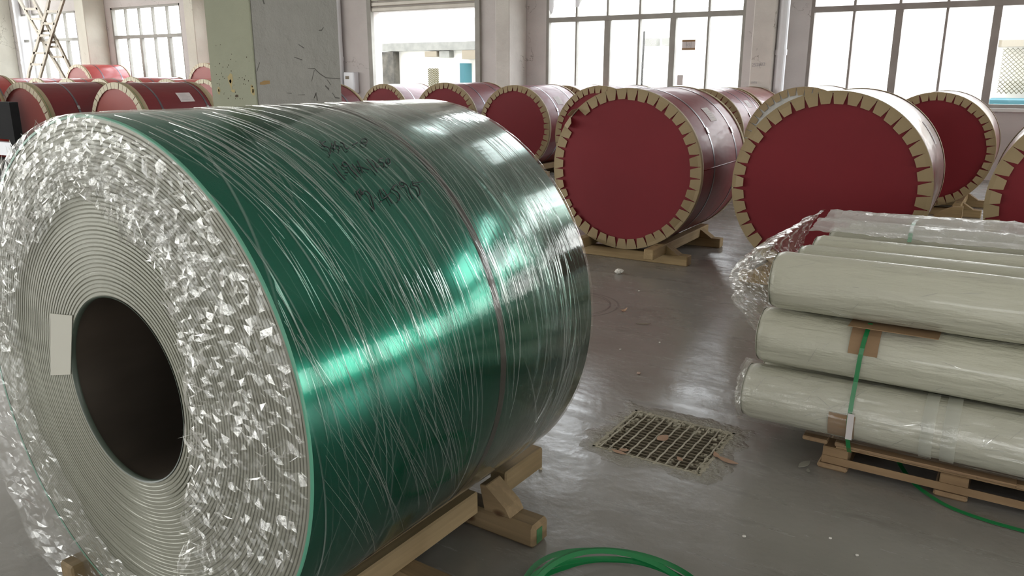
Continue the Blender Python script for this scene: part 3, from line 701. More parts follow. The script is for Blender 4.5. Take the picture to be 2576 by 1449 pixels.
# loose timber block at the foot of the coil by the right window
ck = empty('chock_block', (-.62, 9.95, .0)); tag(ck, 'pale curved timber chock before the coil by the right window', 'timber block')
b = MB(); pr = [(-.2,0),(.12,0),(.12,.2),(.02,.19),(-.1,.13),(-.18,.06)]
for y in (0,.1): b.v += [(x,y,z) for x,z in pr]
b.f = [tuple(range(6))[::-1], tuple(range(6,12))] + [(i,(i+1)%6,6+(i+1)%6,6+i) for i in range(6)]
b.obj('block', M['wood_x'], ck)

# black steel rack at the left edge
rk = empty('steel_rack', (-10.66, 5.05, 0)); tag(rk, 'black steel rack at the left edge behind the green coil', 'rack')
MB().box(-.9,.42,-.05,.05,.84,1.28).obj('top_panel', M['black'], rk)
for x in (.36,-.86): MB().box(x-.06,x+.06,-.05,.05,0,.84).obj('post', M['black'], rk)
MB().box(-.8,.3,-.05,.05,.30,.60).obj('lower_panel', M['black'], rk)
MB().box(-.8,.3,-.04,.04,.64,.80).obj('white_plate', M['box_white'], rk)

# ------------------------------------------------------------------ the green coil
GR, GL, BR = .708, 1.25, .254
GC = Vector((-1.906, 1.104, .099)); grz = rad(-1.5)
gc = empty('green_coil', GC, grz); tag(gc, 'huge green metal coil wrapped in clear stretch film in the foreground', 'coil')
cc = (0, 0, GR)
link('coil_body', lathe('coil_body', [(GR-.004,.0),(GR,.004),(GR,GL-.004),(GR-.004,GL)], M['metal_green'], 256), gc, cc)
link('green_edge', lathe('green_edge', [(GR-.007,-.002),(GR-.001,-.003),(GR+.0005,0),(GR-.001,.004)], mat('green_edge', (.10,.33,.22), .4), 256), gc, cc)
def ringface():
    nr, ns = 42, 320; vs = []; fs = []; R_ = random.Random(3)
    prof = []
    pitch_ = (GR-.008-BR)/nr
    grp = 0
    for i in range(nr):
        r0 = BR + i*pitch_
        if i % R_.choice((2,3,2,4)) == 0: grp = R_.random()*.0012
        dp = .0025 + .0045*R_.random()
        prof.append((r0, dp, grp)); prof.append((r0+pitch_*R_.uniform(.10,.2), dp*.8, grp)); prof.append((r0+pitch_*.3, 0, grp)); prof.append((r0+pitch_*.9, 0, grp))
    prof.append((GR-.007, 0, 0))
    for (r, dp, g) in prof:
        for k_ in range(ns):
            a = 2*pi*k_/ns
            am = .12 + .88*abs(cos(a-.25))**1.3
            y = dp*am*1.5 - g*am
            vs.append((r*cos(a), y, r*sin(a)))
    for i in range(len(prof)-1):
        for k_ in range(ns):
            k2 = (k_+1) % ns; fs.append((i*ns+k_, i*ns+k2, (i+1)*ns+k2, (i+1)*ns+k_))
    return mesh('wound_layers', vs, fs, M['layers'], False)
link('wound_layers', ringface(), gc, cc)
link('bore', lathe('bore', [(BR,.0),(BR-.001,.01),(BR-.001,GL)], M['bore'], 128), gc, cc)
link('bore_lip', lathe('bore_lip', [(BR+.001,-.002),(BR-.003,-.001),(BR-.003,.012)], mat('bore_lip', (.06,.08,.06), .4), 128), gc, cc)
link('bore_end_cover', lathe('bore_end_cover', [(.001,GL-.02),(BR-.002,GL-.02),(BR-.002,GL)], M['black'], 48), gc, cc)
link('far_face', lathe('far_face', [(BR,GL-.001),(GR-.004,GL-.001)], M['layers'], 96), gc, cc)
# innermost lap end and burr in the bore
b = MB(); a0 = rad(-2)
b.ribbon([((BR-.003)*cos(pi*0+rad(-2))*1, l, (BR-.003)*sin(rad(-2))) for l in (.01,.4,.8,1.2)], [(0,0,.004)]*4, [(-1,0,0)]*4, .002); b.obj('lap_edge', M['steel_strap'], gc, loc=cc)
b = MB(); R_ = random.Random(11)
for i in range(90):
    a = rad(R_.uniform(-48,-6)); l = R_.uniform(.05,.85); r = BR-.0022; dl = R_.uniform(.004,.018) ; da = R_.uniform(-.01,.05)
    p = [(r*cos(a+da*t_), l+.002*t_, r*sin(a+da*t_)) for t_ in (0,1)]
    b.ribbon(p, [(0,.0006+.0006*R_.random(),0)]*2, [(-cos(a),0,-sin(a))]*2, .0004)
b.obj('bore_scratches', mat('scratch', (.30,.28,.25), .4, .5), gc, loc=cc)['kind'] = 'stuff'
# paper sticker folded over the bore edge
vs = []; fs = []
pts = [(-.323,.158),(-.205,.172),(-.262,-.01),(-.377,-.037)]
for y in (-.004,-.0025): vs += [(u,y,z) for u,z in pts]
fs = [(0,1,2,3),(7,6,5,4),(0,4,5,1),(1,5,6,2),(2,6,7,3),(3,7,4,0)]
link('paper_sticker', mesh('paper_sticker', vs, fs, mat('sticker_paper', (.50,.49,.42), .6)), gc, cc)
# steel band round the body, under the film
b = lathe('steel_band', [(GR,.708),(GR+.0015,.709),(GR+.0015,.734),(GR,.735)], mat('dark_band', (.05,.045,.038), .38, .5), 192, False); link('steel_band', b, gc, cc)
# hand lettering in black marker
STR = [[(61.17,.4188),(61.98,.4373),(61.81,.4393)],[(62.15,.4217),(61.05,.4174),(60.21,.4172),(59.71,.4256),(58.44,.4196),(57.54,.4089),(57.7,.4056)],[(61.09,.4517),(59.55,.439),(59.13,.4408),(60.24,.4515),(60.44,.446)],[(61.58,.4725),(61.49,.4676),(60.16,.4583),(59.83,.4636),(58.7,.4552),(58.62,.4505)],[(61.03,.4832),(60.54,.4883),(59.36,.4806),(58.56,.4796),(58.97,.4907)],[(59.69,.5133),(60.53,.5416)],[(61.67,.5809),(61.25,.5858),(60.56,.58),(59.77,.566),(59.7,.5568),(60.38,.5558),(61.3,.5669),(61.67,.5809)],[(54.52,.3875),(53.74,.3857)],[(53.74,.3857),(51.58,.3811),(49.67,.3818)],[(51.78,.4004),(51.46,.4085)],[(53.27,.4245),(53.39,.4144),(54.28,.4173),(54.63,.4273),(53.77,.431),(52.12,.4266),(50.03,.4282)],[(53.7,.4469),(50.71,.4429)],[(54.45,.4731),(52.56,.4648),(50.9,.4539)],[(52.9,.4553),(52.53,.4671),(51.99,.4745),(51.52,.4855)],[(54.62,.5109),(50.4,.5046)],[(54.1,.5242),(53.25,.5257),(51.92,.5194),(52.06,.5265)],[(54.34,.5684),(54.04,.5511),(53.25,.5464),(52.91,.5552),(51.75,.5438)],[(54.1,.5898),(53.28,.5862),(52.44,.5754),(52.3,.5668),(53.0,.5675),(53.85,.5785),(54.1,.5898)],[(46.5,.3867),(44.09,.3812)],[(46.19,.3875),(46.86,.4041),(45.43,.394),(46.39,.402),(45.36,.3996),(45.96,.4054),(46.07,.4193),(44.77,.4221),(43.01,.4129),(41.48,.4038),(42.42,.4022)],[(44.18,.4306),(44.03,.4344)],[(42.97,.436),(42.94,.445)],[(45.86,.4657),(43.65,.4558),(44.61,.4936)],[(45.99,.479),(41.96,.4757)],[(46.47,.5376),(46.16,.5218),(45.59,.5104),(45.14,.5141),(44.45,.521),(43.31,.5179),(42.49,.507),(42.73,.5037)],[(46.33,.566),(45.72,.5567),(45.94,.5476),(46.72,.5515),(46.92,.5608),(45.84,.5723),(43.91,.5637),(42.1,.5583)],[(46.62,.6026),(45.66,.5952),(44.99,.6072),(43.82,.6023),(42.91,.5944),(42.81,.5874)],[(46.1,.6014),(46.08,.6385)]]
def catmull(p, n=5):
    if len(p) < 3: return p
    q = [p[0]] + p + [p[-1]]; o = []
    for i in range(1, len(q)-2):
        for k_ in range(n):
            t = k_/n; o.append(tuple(.5*((2*q[i][j])+(-q[i-1][j]+q[i+1][j])*t+(2*q[i-1][j]-5*q[i][j]+4*q[i+1][j]-q[i+2][j])*t*t+(-q[i-1][j]+3*q[i][j]-3*q[i+1][j]+q[i+2][j])*t**3) for j in (0,1)))
    return o + [p[-1]]
for s in STR:
    b = MB(); b.tube([((GR+.0062)*cos(rad(t)), l, (GR+.0062)*sin(rad(t))) for t, l in catmull(s)], .0017, 5)
    b.obj('marker_stroke', M['ink'], gc, loc=cc)
# stretch film on the body
link('stretch_film', lathe('stretch_film', [(GR+.001,-.004),(GR+.005,.002),(GR+.005,GL),(GR+.002,GL+.01)], M['film_body'], 256), gc, cc)
b = MB(); R_ = random.Random(5)
def crease(b, th0, l0, dth, dl, wd, h=.0018):
    n = max(4, int(abs(dth)/5)); pts = []; ws = []; ns = []
    ph = R_.random()*6
    for i in range(n+1):
        t = i/n; a = rad(th0+dth*t); l = l0+dl*t
        if not (.004 < l < GL-.004): continue
        r = GR+.0054; pts.append((r*cos(a), l, r*sin(a))); wv = wd*max(.12, sin(pi*min(max(t,.02),.98)))
        sl = dl/max(1e-3, abs(rad(dth))*GR); tv = Vector((0,1,0)) + Vector((sin(a),0,-cos(a)))*(-sl if dth < 0 else sl); tv.normalize()
        ws.append(tuple(tv*wv)); ns.append((cos(a),0,sin(a)))
    tm_, lm_ = th0+dth*.5, l0+dl*.5
    if 40 < tm_ < 66 and .36 < lm_ < .64 and R_.random() < .85: return
    if len(pts) > 2: b.ribbon(pts, ws, ns, h)
for i in range(180):   # long threads from the top downwards, slight helix
    l_ = R_.uniform(.0,1.0); dt = R_.uniform(15,50); sl_ = .0016*(1+.8*sin(l_*5+.5)) + R_.choice((0,0,0,-.0012,.0014)) + R_.gauss(0,.00018)
    crease(b, R_.uniform(30,96), l_, -dt, dt*sl_, R_.uniform(.0002,.0006))
for i in range(60):   # fan of folds over the lower front flank
    th = R_.uniform(-8,30); dt = R_.uniform(18,42); sl_ = .0085*(1-.012*(th+8)) + R_.gauss(0,.0005)
    crease(b, th, R_.uniform(-.02,.42), -dt, dt*sl_, R_.uniform(.00015,.0004))
for i in range(70):   # short bright wrinkles around the belly
    crease(b, R_.uniform(12,40), R_.uniform(.0,.85), -R_.uniform(6,16), R_.uniform(.005,.03), R_.uniform(.0003,.0007), .0015)
for i in range(80):   # bunched film at the far edge
    l = 1.02+.12*R_.random()+.03*R_.gauss(0,1); crease(b, R_.uniform(-20,75), l, -R_.uniform(10,35), R_.uniform(-.04,.03), R_.uniform(.0002,.0006))
o = b.obj('film_creases', M['crease'], gc, loc=cc); o['kind'] = 'stuff'
# crumpled film over the front face, open round the bore; loose skirt hanging at lower left
OUT = [(180,.77),(160,.74),(140,.722),(120,.712),(60,.709),(0,.709),(-60,.709),(-90,.72),(-105,.80),(-120,.84),(-132,.86),(-148,.84),(-160,.79),(-170,.775),(-180,.77)]
INN = [(180,.50),(160,.51),(136,.475),(115,.47),(94,.50),(74,.452),(59,.44),(44,.392),(28,.333),(0,.305),(-11,.295),(-40,.33),(-60,.43),(-76,.53),(-90,.56),(-105,.567),(-135,.505),(-158,.53),(-180,.50)]
def interp(tab, d):
    for (a0_, r0), (a1_, r1) in zip(tab, tab[1:]):
        if a1_ <= d <= a0_: t = (a0_-d)/(a0_-a1_); t = t*t*(3-2*t); return r0+(r1-r0)*t
    return tab[0][1]
FR = random.Random(77)
def facefilm(name, nr, na, seed, amp, rin=0, rout=0, yoff=.012, fr=34, a_lo=-180, a_hi=180):
    vs = []; fs = []; full = a_hi-a_lo >= 360
    nn = na if full else na+1
    for j in range(nr+1):
        for i in range(nn):
            d = a_hi-(a_hi-a_lo)*i/na; d = min(max(d,-180),180)
            ro, ri = interp(OUT, d)+rout, interp(INN, d)+rin
            jag = .018*noise.noise(Vector((d*.16, seed, 0)))+.01*noise.noise(Vector((d*.7, seed, 3)))
            t = j/nr; r = ri+(jag if t < .5 else 0)*(1-2*t if t < .5 else 0)+(ro-ri)*t
            if ro > .73: r += .022*t*noise.noise(Vector((d*.22, 9, seed)))
            a = rad(d); x, z = r*cos(a), r*sin(a)
            q = Vector((x*fr*.22, z*fr*.22, seed))
            h = FR.random()**1.5
            amp_ = amp*(.35 if d < -100 else 1)
            y = -yoff-amp_*(.5+.8*noise.noise(q)+.75*h)*(1 if .02 < t < .98 else .3)
            if ro > .73 and t > .75: y -= (t-.75)*.12
            if .02 < t < .98: x += FR.uniform(-.006,.006); z += FR.uniform(-.006,.006)
            if r < GR+.004 and t > .97: y = min(y, -.004)
            vs.append((x, min(y, -.0045), z))
    for j in range(nr):
        for i in range(na):
            i2 = (i+1) % nn if full else i+1
            fs.append((j*nn+i, j*nn+i2, (j+1)*nn+i2, (j+1)*nn+i))
    return mesh(name, vs, fs, M['film_face'], False)
link('face_film', facefilm('face_film', 24, 260, 1.7, .013), gc, cc)
link('film_flap', facefilm('film_flap', 13, 120, 8.2, .018, .06, -.08, .03, 24, 40, 175), gc, cc)
b = MB(); R_ = random.Random(23)
for i in range(1150):     # sharp folded shards of film standing off the face
    q = R_.random()
    d = R_.uniform(60,178) if q < .5 else (R_.uniform(-10,70) if q < .78 else (R_.uniform(-80,0) if q < .9 else R_.uniform(-178,-95)))
    a = rad(d); r = R_.uniform(interp(INN, d)+.008, interp(OUT, d)-.008)
    if R_.random() < .35: r = interp(INN, d)+.02+abs(R_.gauss(0,.03))
    x, z = r*cos(a), r*sin(a)
    g = (a + R_.gauss(0, .45)) if 110 < d < 180 else R_.uniform(0, pi)
    ln = R_.uniform(.012,.055)*(1.9 if R_.random() < .08 else 1); hw = ln*R_.uniform(.018,.08)+.0003; k_ = R_.gauss(0,.2)*ln
    y = -.030-.012*R_.random(); ux, uz = cos(g), sin(g); t1, t2 = R_.gauss(0,.5)*hw*2, R_.gauss(0,.25)*ln; n0 = len(b.v)
    b.v += [(x-ux*ln/2, y-t2*.5, z-uz*ln/2), (x-uz*hw+ux*k_, y+t1, z+ux*hw+uz*k_), (x+ux*ln/2, y+t2*.5, z+uz*ln/2), (x+uz*hw*.6, y-t1-.002, z-ux*hw*.6)]
    b.f += [(n0,n0+1,n0+3), (n0+1,n0+2,n0+3)]
o = b.obj('film_folds', M['fold'], gc, loc=cc); o['kind'] = 'stuff'

# cradle of the green coil: a darker copy of the pine
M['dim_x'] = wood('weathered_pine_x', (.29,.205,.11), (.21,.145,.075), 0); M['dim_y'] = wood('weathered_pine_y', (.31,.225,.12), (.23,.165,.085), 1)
gt = empty('timber_cradle', (GC.x, GC.y, 0), grz); tag(gt, 'pine cradle of beams and wedge blocks carrying the green coil', 'timber cradle')
for yy, x1 in ((.62,.62),(1.03,.62)):
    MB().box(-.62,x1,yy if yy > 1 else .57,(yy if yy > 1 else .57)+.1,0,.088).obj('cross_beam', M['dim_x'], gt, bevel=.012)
for s in (-1,1):
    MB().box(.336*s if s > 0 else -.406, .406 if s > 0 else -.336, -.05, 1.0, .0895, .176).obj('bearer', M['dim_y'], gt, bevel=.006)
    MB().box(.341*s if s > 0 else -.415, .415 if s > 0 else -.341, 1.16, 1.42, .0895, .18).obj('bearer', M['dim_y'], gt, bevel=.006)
def wedge_block(x, s, y0):
    b = MB(); pr = [(0,.0895),(.115*s,.0895),(.095*s,.125),(.01*s,.19),(-.02*s,.185)]
    for y in (y0, y0+.09): b.v += [(x+u, y, z) for u, z in pr]
    n = 5; b.f = [tuple(range(n)), tuple(range(n,2*n))[::-1]] + [(i,i+n,(i+1)%n+n,(i+1)%n) for i in range(n)]
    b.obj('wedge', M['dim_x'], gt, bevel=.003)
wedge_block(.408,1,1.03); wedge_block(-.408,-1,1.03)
text('80', .075, M['strap_green'], (.4062,.36,.105), (pi/2,0,pi/2), 'stencilled_number', gt)
# green spray mark on the cross beam end
MB().box(.6205,.6215,1.05,1.085,.015,.07).obj('paint_mark', mat('green_paint', (.05,.16,.06), .7), gt)

# ------------------------------------------------------------------ pallet of wrapped rolls
RR = .125
plt = empty('pallet', (.5, 3.3, 0)); tag(plt, 'worn wooden pallet under the bundle of grey rolls', 'pallet')
for i, x in enumerate((-1.0,-.56,-.08,.4,.88)):
    for y in (0.0,.55,1.08):
        MB().box(x-.05,x+.05,y,y+.1,.024,.098).obj('block', M['wood_old_x'], plt, bevel=.004)
    MB().box(x-.065,x+.055,-.012,1.2,0,.023).obj('skid', M['wood_old_y'], plt, bevel=.008)
for y in (0,.55,1.08): MB().box(-1.0,.95,y+.005,y+.095,.099,.119).obj('stringer_board', M['wood_old_x'], plt)
MB().box(-1.05,.95,-.004,.0,.028,.060).obj('side_board', M['wood_old_x'], plt)
x = -1.13
while x < 1.0:
    MB().box(x,x+.1,-.03+RND.uniform(-.01,.01),1.22,.1195,.138).obj('deck_board', M['wood_old_y'], plt, bevel=.004); x += .128
for nm, x0, x1, yy in (('cardboard_sheet', -.46,.14,3.245),('cardboard_sheet',.22,.9,3.24)):
    tag(MB().box(x0,x1,yy,3.6,.1385,.1445).obj(nm, M['card']), 'folded brown cardboard edge between pallet and bottom roll, %s piece' % ('left' if x0 < 0 else 'right'), 'cardboard')

def roll_mesh():
    vs = []; fs = []; nx, na = 90, 44; Lr = 2.5
    for i in range(nx+1):
        x = Lr*i/nx
        for k_ in range(na):
            a = 2*pi*k_/na
            d = .0022*noise.noise(Vector((x*4, cos(a)*2.2, sin(a)*2.2)))+.0012*noise.noise(Vector((x*14, cos(a)*6, sin(a)*6)))
            r = RR-.0045+d
            if i == 0: r -= .010
            vs.append((x, r*cos(a), r*sin(a)))
    for i in range(nx):
        for k_ in range(na): fs.append((i*na+k_, i*na+(k_+1)%na, (i+1)*na+(k_+1)%na, (i+1)*na+k_))
    fs.append(tuple(range(na))[::-1]); fs.append(tuple(range(nx*na,(nx+1)*na)))
    me = mesh('roll_wrap', vs, fs, M['woven'], True)
    bm = bmesh.new(); bm.from_mesh(me); bmesh.ops.recalc_face_normals(bm, faces=bm.faces); bm.to_mesh(me); bm.free(); return me
RM = roll_mesh()
def roll_creases(t, seed, n):
    b = MB(); R_ = random.Random(seed); r = RR-.0025
    for i in range(n):
        x0 = R_.uniform(0,2.0); a0 = rad(R_.uniform(-50,80)); ln = R_.uniform(.02,.10); g = R_.choice((R_.gauss(0,.25), R_.gauss(.8,.3))); pts = []; ws = []; ns = []
        for k_ in range(6):
            q = k_/5; x = x0+ln*q*cos(g); a = a0+ln*q*sin(g)/r; w_ = R_.uniform(.0004,.0011)*max(.1, sin(pi*q)) if k_ in (0,5) else .0008*(1-.6*abs(2*q-1))
            pts.append((x, -r*cos(a), r*sin(a))); ns.append((0,-cos(a),sin(a))); ws.append((-sin(g)*w_, cos(g)*w_*sin(a), cos(g)*w_*cos(a)))
        b.ribbon(pts, ws, ns, .0012)
    o = b.obj('film_creases', M['crease'], t); o['kind'] = 'stuff'
rolls = [(0,3.325,.274,-.885),(1,3.375,.521,-.855),(2,3.372,.770,-.82)]
lay = {0:'bottom',1:'middle',2:'top'}
orden = ('front','second','third','fourth','rearmost')
n = 0
for L_, z in ((0,.274),(1,.521),(2,.770)):
    for k_ in range(5):
        y = (3.325,3.375,3.372)[L_] + k_*.251; zz = z - (0 if k_ == 0 else .011)
        x0 = (-.885,-.855,-.82)[L_] + (0 if k_ == 0 else RND.uniform(0,.03)) + (.02*k_ if L_ == 2 else 0)
        t = empty('wrapped_roll', (x0, y, zz)); tag(t, 'grey woven wrapped roll, %s layer, %s roll from the front' % (lay[L_], orden[k_]), 'roll', 'grey wrapped rolls stacked on the pallet')
        o = link('roll_wrap', RM, t); o.rotation_euler = (RND.uniform(0,6.28), 0, 0)
        me = lathe('end_cap', [(.001,-.004),(RR-.018,-.004),(RR-.012,0)], M['woven'], 40); q = link('end_cap', me, t); q.rotation_euler = (0,0,-pi/2)
        if k_ == 0: roll_creases(t, L_, (90,36,30)[L_])
        if (L_, k_) in ((0,0),(1,0)):
            ps = ((.715,.045),(.79,.05)) if L_ == 0 else ((1.15,.08),)
            for xx, wd in ps:
                me = lathe('tape_band', [(RR+.0012,-wd/2),(RR+.0022,-wd/2+.001),(RR+.0022,wd/2-.001),(RR+.0012,wd/2)], M['tape'], 40); q = link('tape_band', me, t, (xx,0,0)); q.rotation_euler = (0,0,-pi/2)
# brown tape seam under the top roll, pen mark on bottom roll
b = MB()
for s in ([(0,0),(.02,.012)], [(.008,.02),(.012,-.012)], [(.03,.01),(.05,.013)], [(.036,.02),(.03,-.008),(.045,-.012)], [(.06,.005),(.075,.012),(.07,-.01)]):
    b.tube([((.245+.885+p[0]*1.6), -(RR+.0005)*cos(rad(48)+p[1]*9), (RR+.0005)*sin(rad(48)+p[1]*9)) for p in s], .0014, 5)
tl = [o for o in bpy.data.objects if o.name.startswith('wrapped_roll')][0]
b.obj('pen_marks', M['ink'], tl)

# green strap and cardboard protectors round the bundle
st = empty('green_strap', (-.44, 3.2, 0)); tag(st, 'green plastic strap running down over the front of the grey rolls', 'strap')
path = [(.012-.012*i/7, 3.375-.1345*cos(rad(72-i*10.3)), .521+.1345*sin(rad(72-i*10.3))) for i in range(8)] + [(-.004,3.236,.43),(-.006,3.215,.36),(-.006,3.1945,.28),(-.004,3.20,.2),(0,3.225,.15),(0,3.262,.115)]
MB().ribbon([(x, y-3.2-.004, z) for x,y,z in path], [(.0085,0,0)]*len(path), [(0,-.1,1)]*2+[(0,-1,0)]*(len(path)-2), .0012).obj('strap_band', M['strap_green'], st)
s2 = empty('green_strap', (-.40, 3.9, .88)); tag(s2, 'short visible length of green strap under the film on the rear rolls', 'strap')
MB().ribbon([(x, y-3.9, z-.88) for x,y,z in [(.015,3.90,.884),(.01,3.97,.892),(-.0,4.08,.899),(-.01,4.2,.903),(-.015,4.32,.905),(-.015,4.45,.90)]], [(.0085,0,0)]*6, [(0,-.1,1)]*6, .0012).obj('strap_band', M['strap_green'], s2)
tag(MB().box(-.50,-.18,3.262,3.40,.6440,.6470).obj('cardboard_sheet', M['card']), 'dark brown cardboard edge squeezed between middle and top roll', 'cardboard')
def protector(x0, x1, yc, zc_, th0, th1, lab, off=.0):
    n = 8; vs = []; fs = []; r = RR+.0035
    for i in range(n+1):
        a = rad(th0+(th1-th0)*i/n)
        for rr in (r, r+.003):
            vs += [(x0+off*i/n, yc-rr*cos(a), zc_+rr*sin(a)), (x1+off*i/n, yc-rr*cos(a), zc_+rr*sin(a))]
    for i in range(n):
        a = 4*i; fs += [(a,a+1,a+5,a+4),(a+2,a+6,a+7,a+3),(a,a+4,a+6,a+2),(a+1,a+3,a+7,a+5)]
    fs += [(0,2,3,1),(4*n,4*n+1,4*n+3,4*n+2)]
    o = link('cardboard_protector', mesh('cardboard_protector', vs, fs, M['card'])); tag(o, lab, 'cardboard', 'cardboard protectors under the strap')
protector(-.488,-.380,3.375,.521,8,66,'brown cardboard protector under the strap on the middle roll')
protector(-.525,-.425,3.325,.274,-38,10,'brown cardboard protector under the strap on the bottom roll')
tag(MB().box(-.452,-.428,3.186,3.188,.20,.31).obj('paper_slip', mat('slip', (.6,.56,.55), .5)), 'white printed slip under the strap on the bottom roll', 'paper')

# clear film over the rear rolls and bulging from their ends
def sheet(name, f, nu, nv, m, lab):
    vs = []; fs = []
    for j in range(nv+1):
        for i in range(nu+1): vs.append(f(i/nu, j/nv))
    for j in range(nv):
        for i in range(nu): a = j*(nu+1)+i; fs.append((a,a+1,a+nu+2,a+nu+1))
    o = link(name, mesh(name, vs, fs, m)); 
    if lab: tag(o, lab, 'plastic film')
    return o
def rn(x, y, z=0, f=1): return 1-2*abs(noise.noise(Vector((x*f, y*f, z))))
def top(u, v):
    x = -.83+2.4*u+.012*rn(v*9,1); y = 3.94+.62*v
    k_ = (y-3.372)/.249; ph = (k_-round(k_))*.249; zr = .770+sqrt(max(RR*RR-ph*ph, .0))
    z = max(zr, .872)+.006+.02*v + .010*rn(x*3,y*14,2)+.006*rn(x*14,y*18,5)
    z += .03*min(max((x+.6)/1.2, 0), 1)*v
    if v > .93: z -= (v-.93)*4.5
    return (x, y, z)
def endf(u, v):      # left end bag: v from front roll to rear, u from top down
    y = 3.30+1.25*v; zt = .90-.02*(v < .1); zb_ = .50-.10*v; z = zt+(zb_-zt)*u
    bul = sin(pi*min(1, u*1.05))**.7*(.10+.12*sin(pi*(.15+.8*v)))
    x = -.895-bul*.85+.022*rn(y*9,z*9,1)+.012*rn(y*26,z*26,4)
    if v < .12: x += (.12-v)*.6
    return (x, y, z)
fb = empty('film_cover', (0,0,0)); 
o = sheet('plastic_film', top, 150, 60, M['film_roll'], 'wrinkled clear plastic film lying over the rear top rolls')
bpy.data.objects.remove(fb)
sheet('plastic_film', endf, 60, 90, M['film_face'], 'crumpled clear film bagging out from the left ends of the rolls')
def botw(u, v):      # wrap round the front bottom roll
    a = rad(-75+170*v); x = -.90+2.4*u; r = RR+.004+.0035*rn(x*6,a*5,1)+.003*rn(x*2.5,a*16,3)*(1 if u > .02 else 3)
    return (x-(.01*rn(a*6,2) if u < .02 else 0), 3.325-r*cos(a), .274+r*sin(a))
fo1 = sheet('stretch_film', botw, 130, 36, M['film_thin'], None)
def botend(u, v):
    a = rad(-100+250*v); r = (RR+.006)*(1-u)+.0*u; x = -.90-.02*(1-abs(2*u-1))*(.4+rn(a*3,u*5)) 
    return (x, 3.325-r*cos(a), .274+r*sin(a))
fo2 = sheet('end_film', botend, 12, 40, M['film_face'], None)
for o in (fo1, fo2):
    o.data.transform(Matrix.Translation(-tl.location)); o.parent = tl

# loose strap on the floor and the coil of strap at the bottom edge
def flat_strap(name, pts, lab, w_=.016):
    t = empty(name, (pts[0][0], pts[0][1], 0)); tag(t, lab, 'strap'); b = MB(); P_ = [Vector(p)-t.location for p in pts]; ws = []
    for i in range(len(P_)):
        d = P_[min(i+1,len(P_)-1)]-P_[max(i-1,0)]; s_ = Vector((-d.y,d.x,0)).normalized()*w_/2; s_.z = .25*w_/2; ws.append(tuple(s_))
    b.ribbon([tuple(p) for p in P_], ws, [(0,0,1)]*len(P_), .001); b.obj('strap_band', M['strap_green'], t)
q = [(-.30,3.50,.06),(-.261,3.43,.03),(-.197,3.33,.012),(-.117,3.251,.008),(-.046,3.208,.006),(.061,3.18,.006),(.182,3.17,.006),(.4,3.16,.006),(.6,3.2,.006)]
def cm3(p, n=6):
    a = catmull([(x,y) for x,y,z in p], n); b_ = catmull([(z,0) for x,y,z in p], n); return [(u[0],u[1],v[0]) for u, v in zip(a, b_)]
flat_strap('green_strap', cm3(q), 'loose green strap snaking over the floor from under the pallet')
ct = empty('strap_coil', (-.87,1.95,0)); tag(ct, 'loose coil of green plastic strap on the floor at the bottom edge', 'strap')
b = MB(); R_ = random.Random(4)
for j, (cx, cy_, r, z) in enumerate(((0,.0,.285,.008),(.012,-.012,.292,.022),(-.02,.01,.272,.034),(.035,-.02,.296,.046),(.0,-.03,.262,.055))):
    pts = [(cx+r*(1+.03*sin(2*a+j))*cos(a), cy_+r*sin(a)*(1+.02*cos(3*a+j)), z+.012*sin(a*2+j)+.006) for a in [2*pi*i/72*1.0 for i in range(73)]]
    ws = [(.0085*cos(2*pi*i/72)*.8, .0085*sin(2*pi*i/72)*.8, .0045) for i in range(73)]
    MB().ribbon(pts, ws, [(0,0,1)]*73, .001).obj('strap_loop', M['strap_green'], ct)

# floor drain grate
gt_ = empty('drain_grate', (-1.205, 3.19, 0)); tag(gt_, 'rusty square floor drain grate set in broken concrete', 'grate')
ox, oy = -1.205, 3.19
for i in range(15):
    y = GY0+.03+i*(GY1-GY0-.06)/14-oy; MB().box(GX0-ox+.008,GX1-ox-.008,y-.0025,y+.0025,-.036,-.004).obj('bearing_bar', M['grate'], gt_)
for i in range(11):
    x = GX0+.028+i*(GX1-GX0-.056)/10-ox
    pts = [(x+.0015*sin(k_*1.3), GY0-oy+.005+(GY1-GY0-.01)*k_/24, -.002) for k_ in range(25)]
    MB().tube(pts, .0038, 5).obj('cross_rod', M['grate_rod'], gt_)
b = MB(); R_ = random.Random(9)
for k_ in range(420):   # crumbs of broken concrete along the frame
    s = R_.random(); e_ = R_.choice((0,1,2,3,2,1)); t_ = R_.random(); w_ = abs(R_.gauss(0,.032))
    x, y = ((GX0+w_-.006, GY0+t_*(GY1-GY0)),(GX1-w_+.006, GY0+t_*(GY1-GY0)),(GX0+t_*(GX1-GX0), GY1-w_+.006),(GX0+t_*(GX1-GX0), GY0+w_-.006))[e_]
    r = R_.uniform(.004,.015); n0 = len(b.v); z = -.006
    for (u, v, h) in ((-1,-1,0),(1,-.8,0),(.9,1,0),(-1,.9,0),(-.5,-.5,1),(.5,-.3,1),(.4,.5,1),(-.4,.4,.8)):
        b.v.append((x-ox+u*r*R_.uniform(.7,1.3), y-oy+v*r*R_.uniform(.7,1.3), z+h*r*.6-(.012 if h == 0 else 0)))
    b.f += [tuple(n0+q_ for q_ in f) for f in ((4,5,6,7),(0,1,5,4),(1,2,6,5),(2,3,7,6),(3,0,4,7),(3,2,1,0))]
b.obj('concrete_crumbs', M['grit'], gt_)['kind'] = 'stuff'
b = MB()
for x0, x1, y0, y1 in ((GX0-.0,GX0+.012,GY0,GY1),(GX1-.012,GX1,GY0,GY1),(GX0,GX1,GY0,GY0+.012),(GX0,GX1,GY1-.012,GY1)): b.box(x0-ox,x1-ox,y0-oy,y1-oy,-.045,.0015)
b.obj('frame', M['grit'], gt_)
MB().box(GX0-ox+.012,GX1-ox-.012,GY0-oy+.012,GY1-oy-.012,-.065,-.06).obj('pit_bottom', M['pit'], gt_)

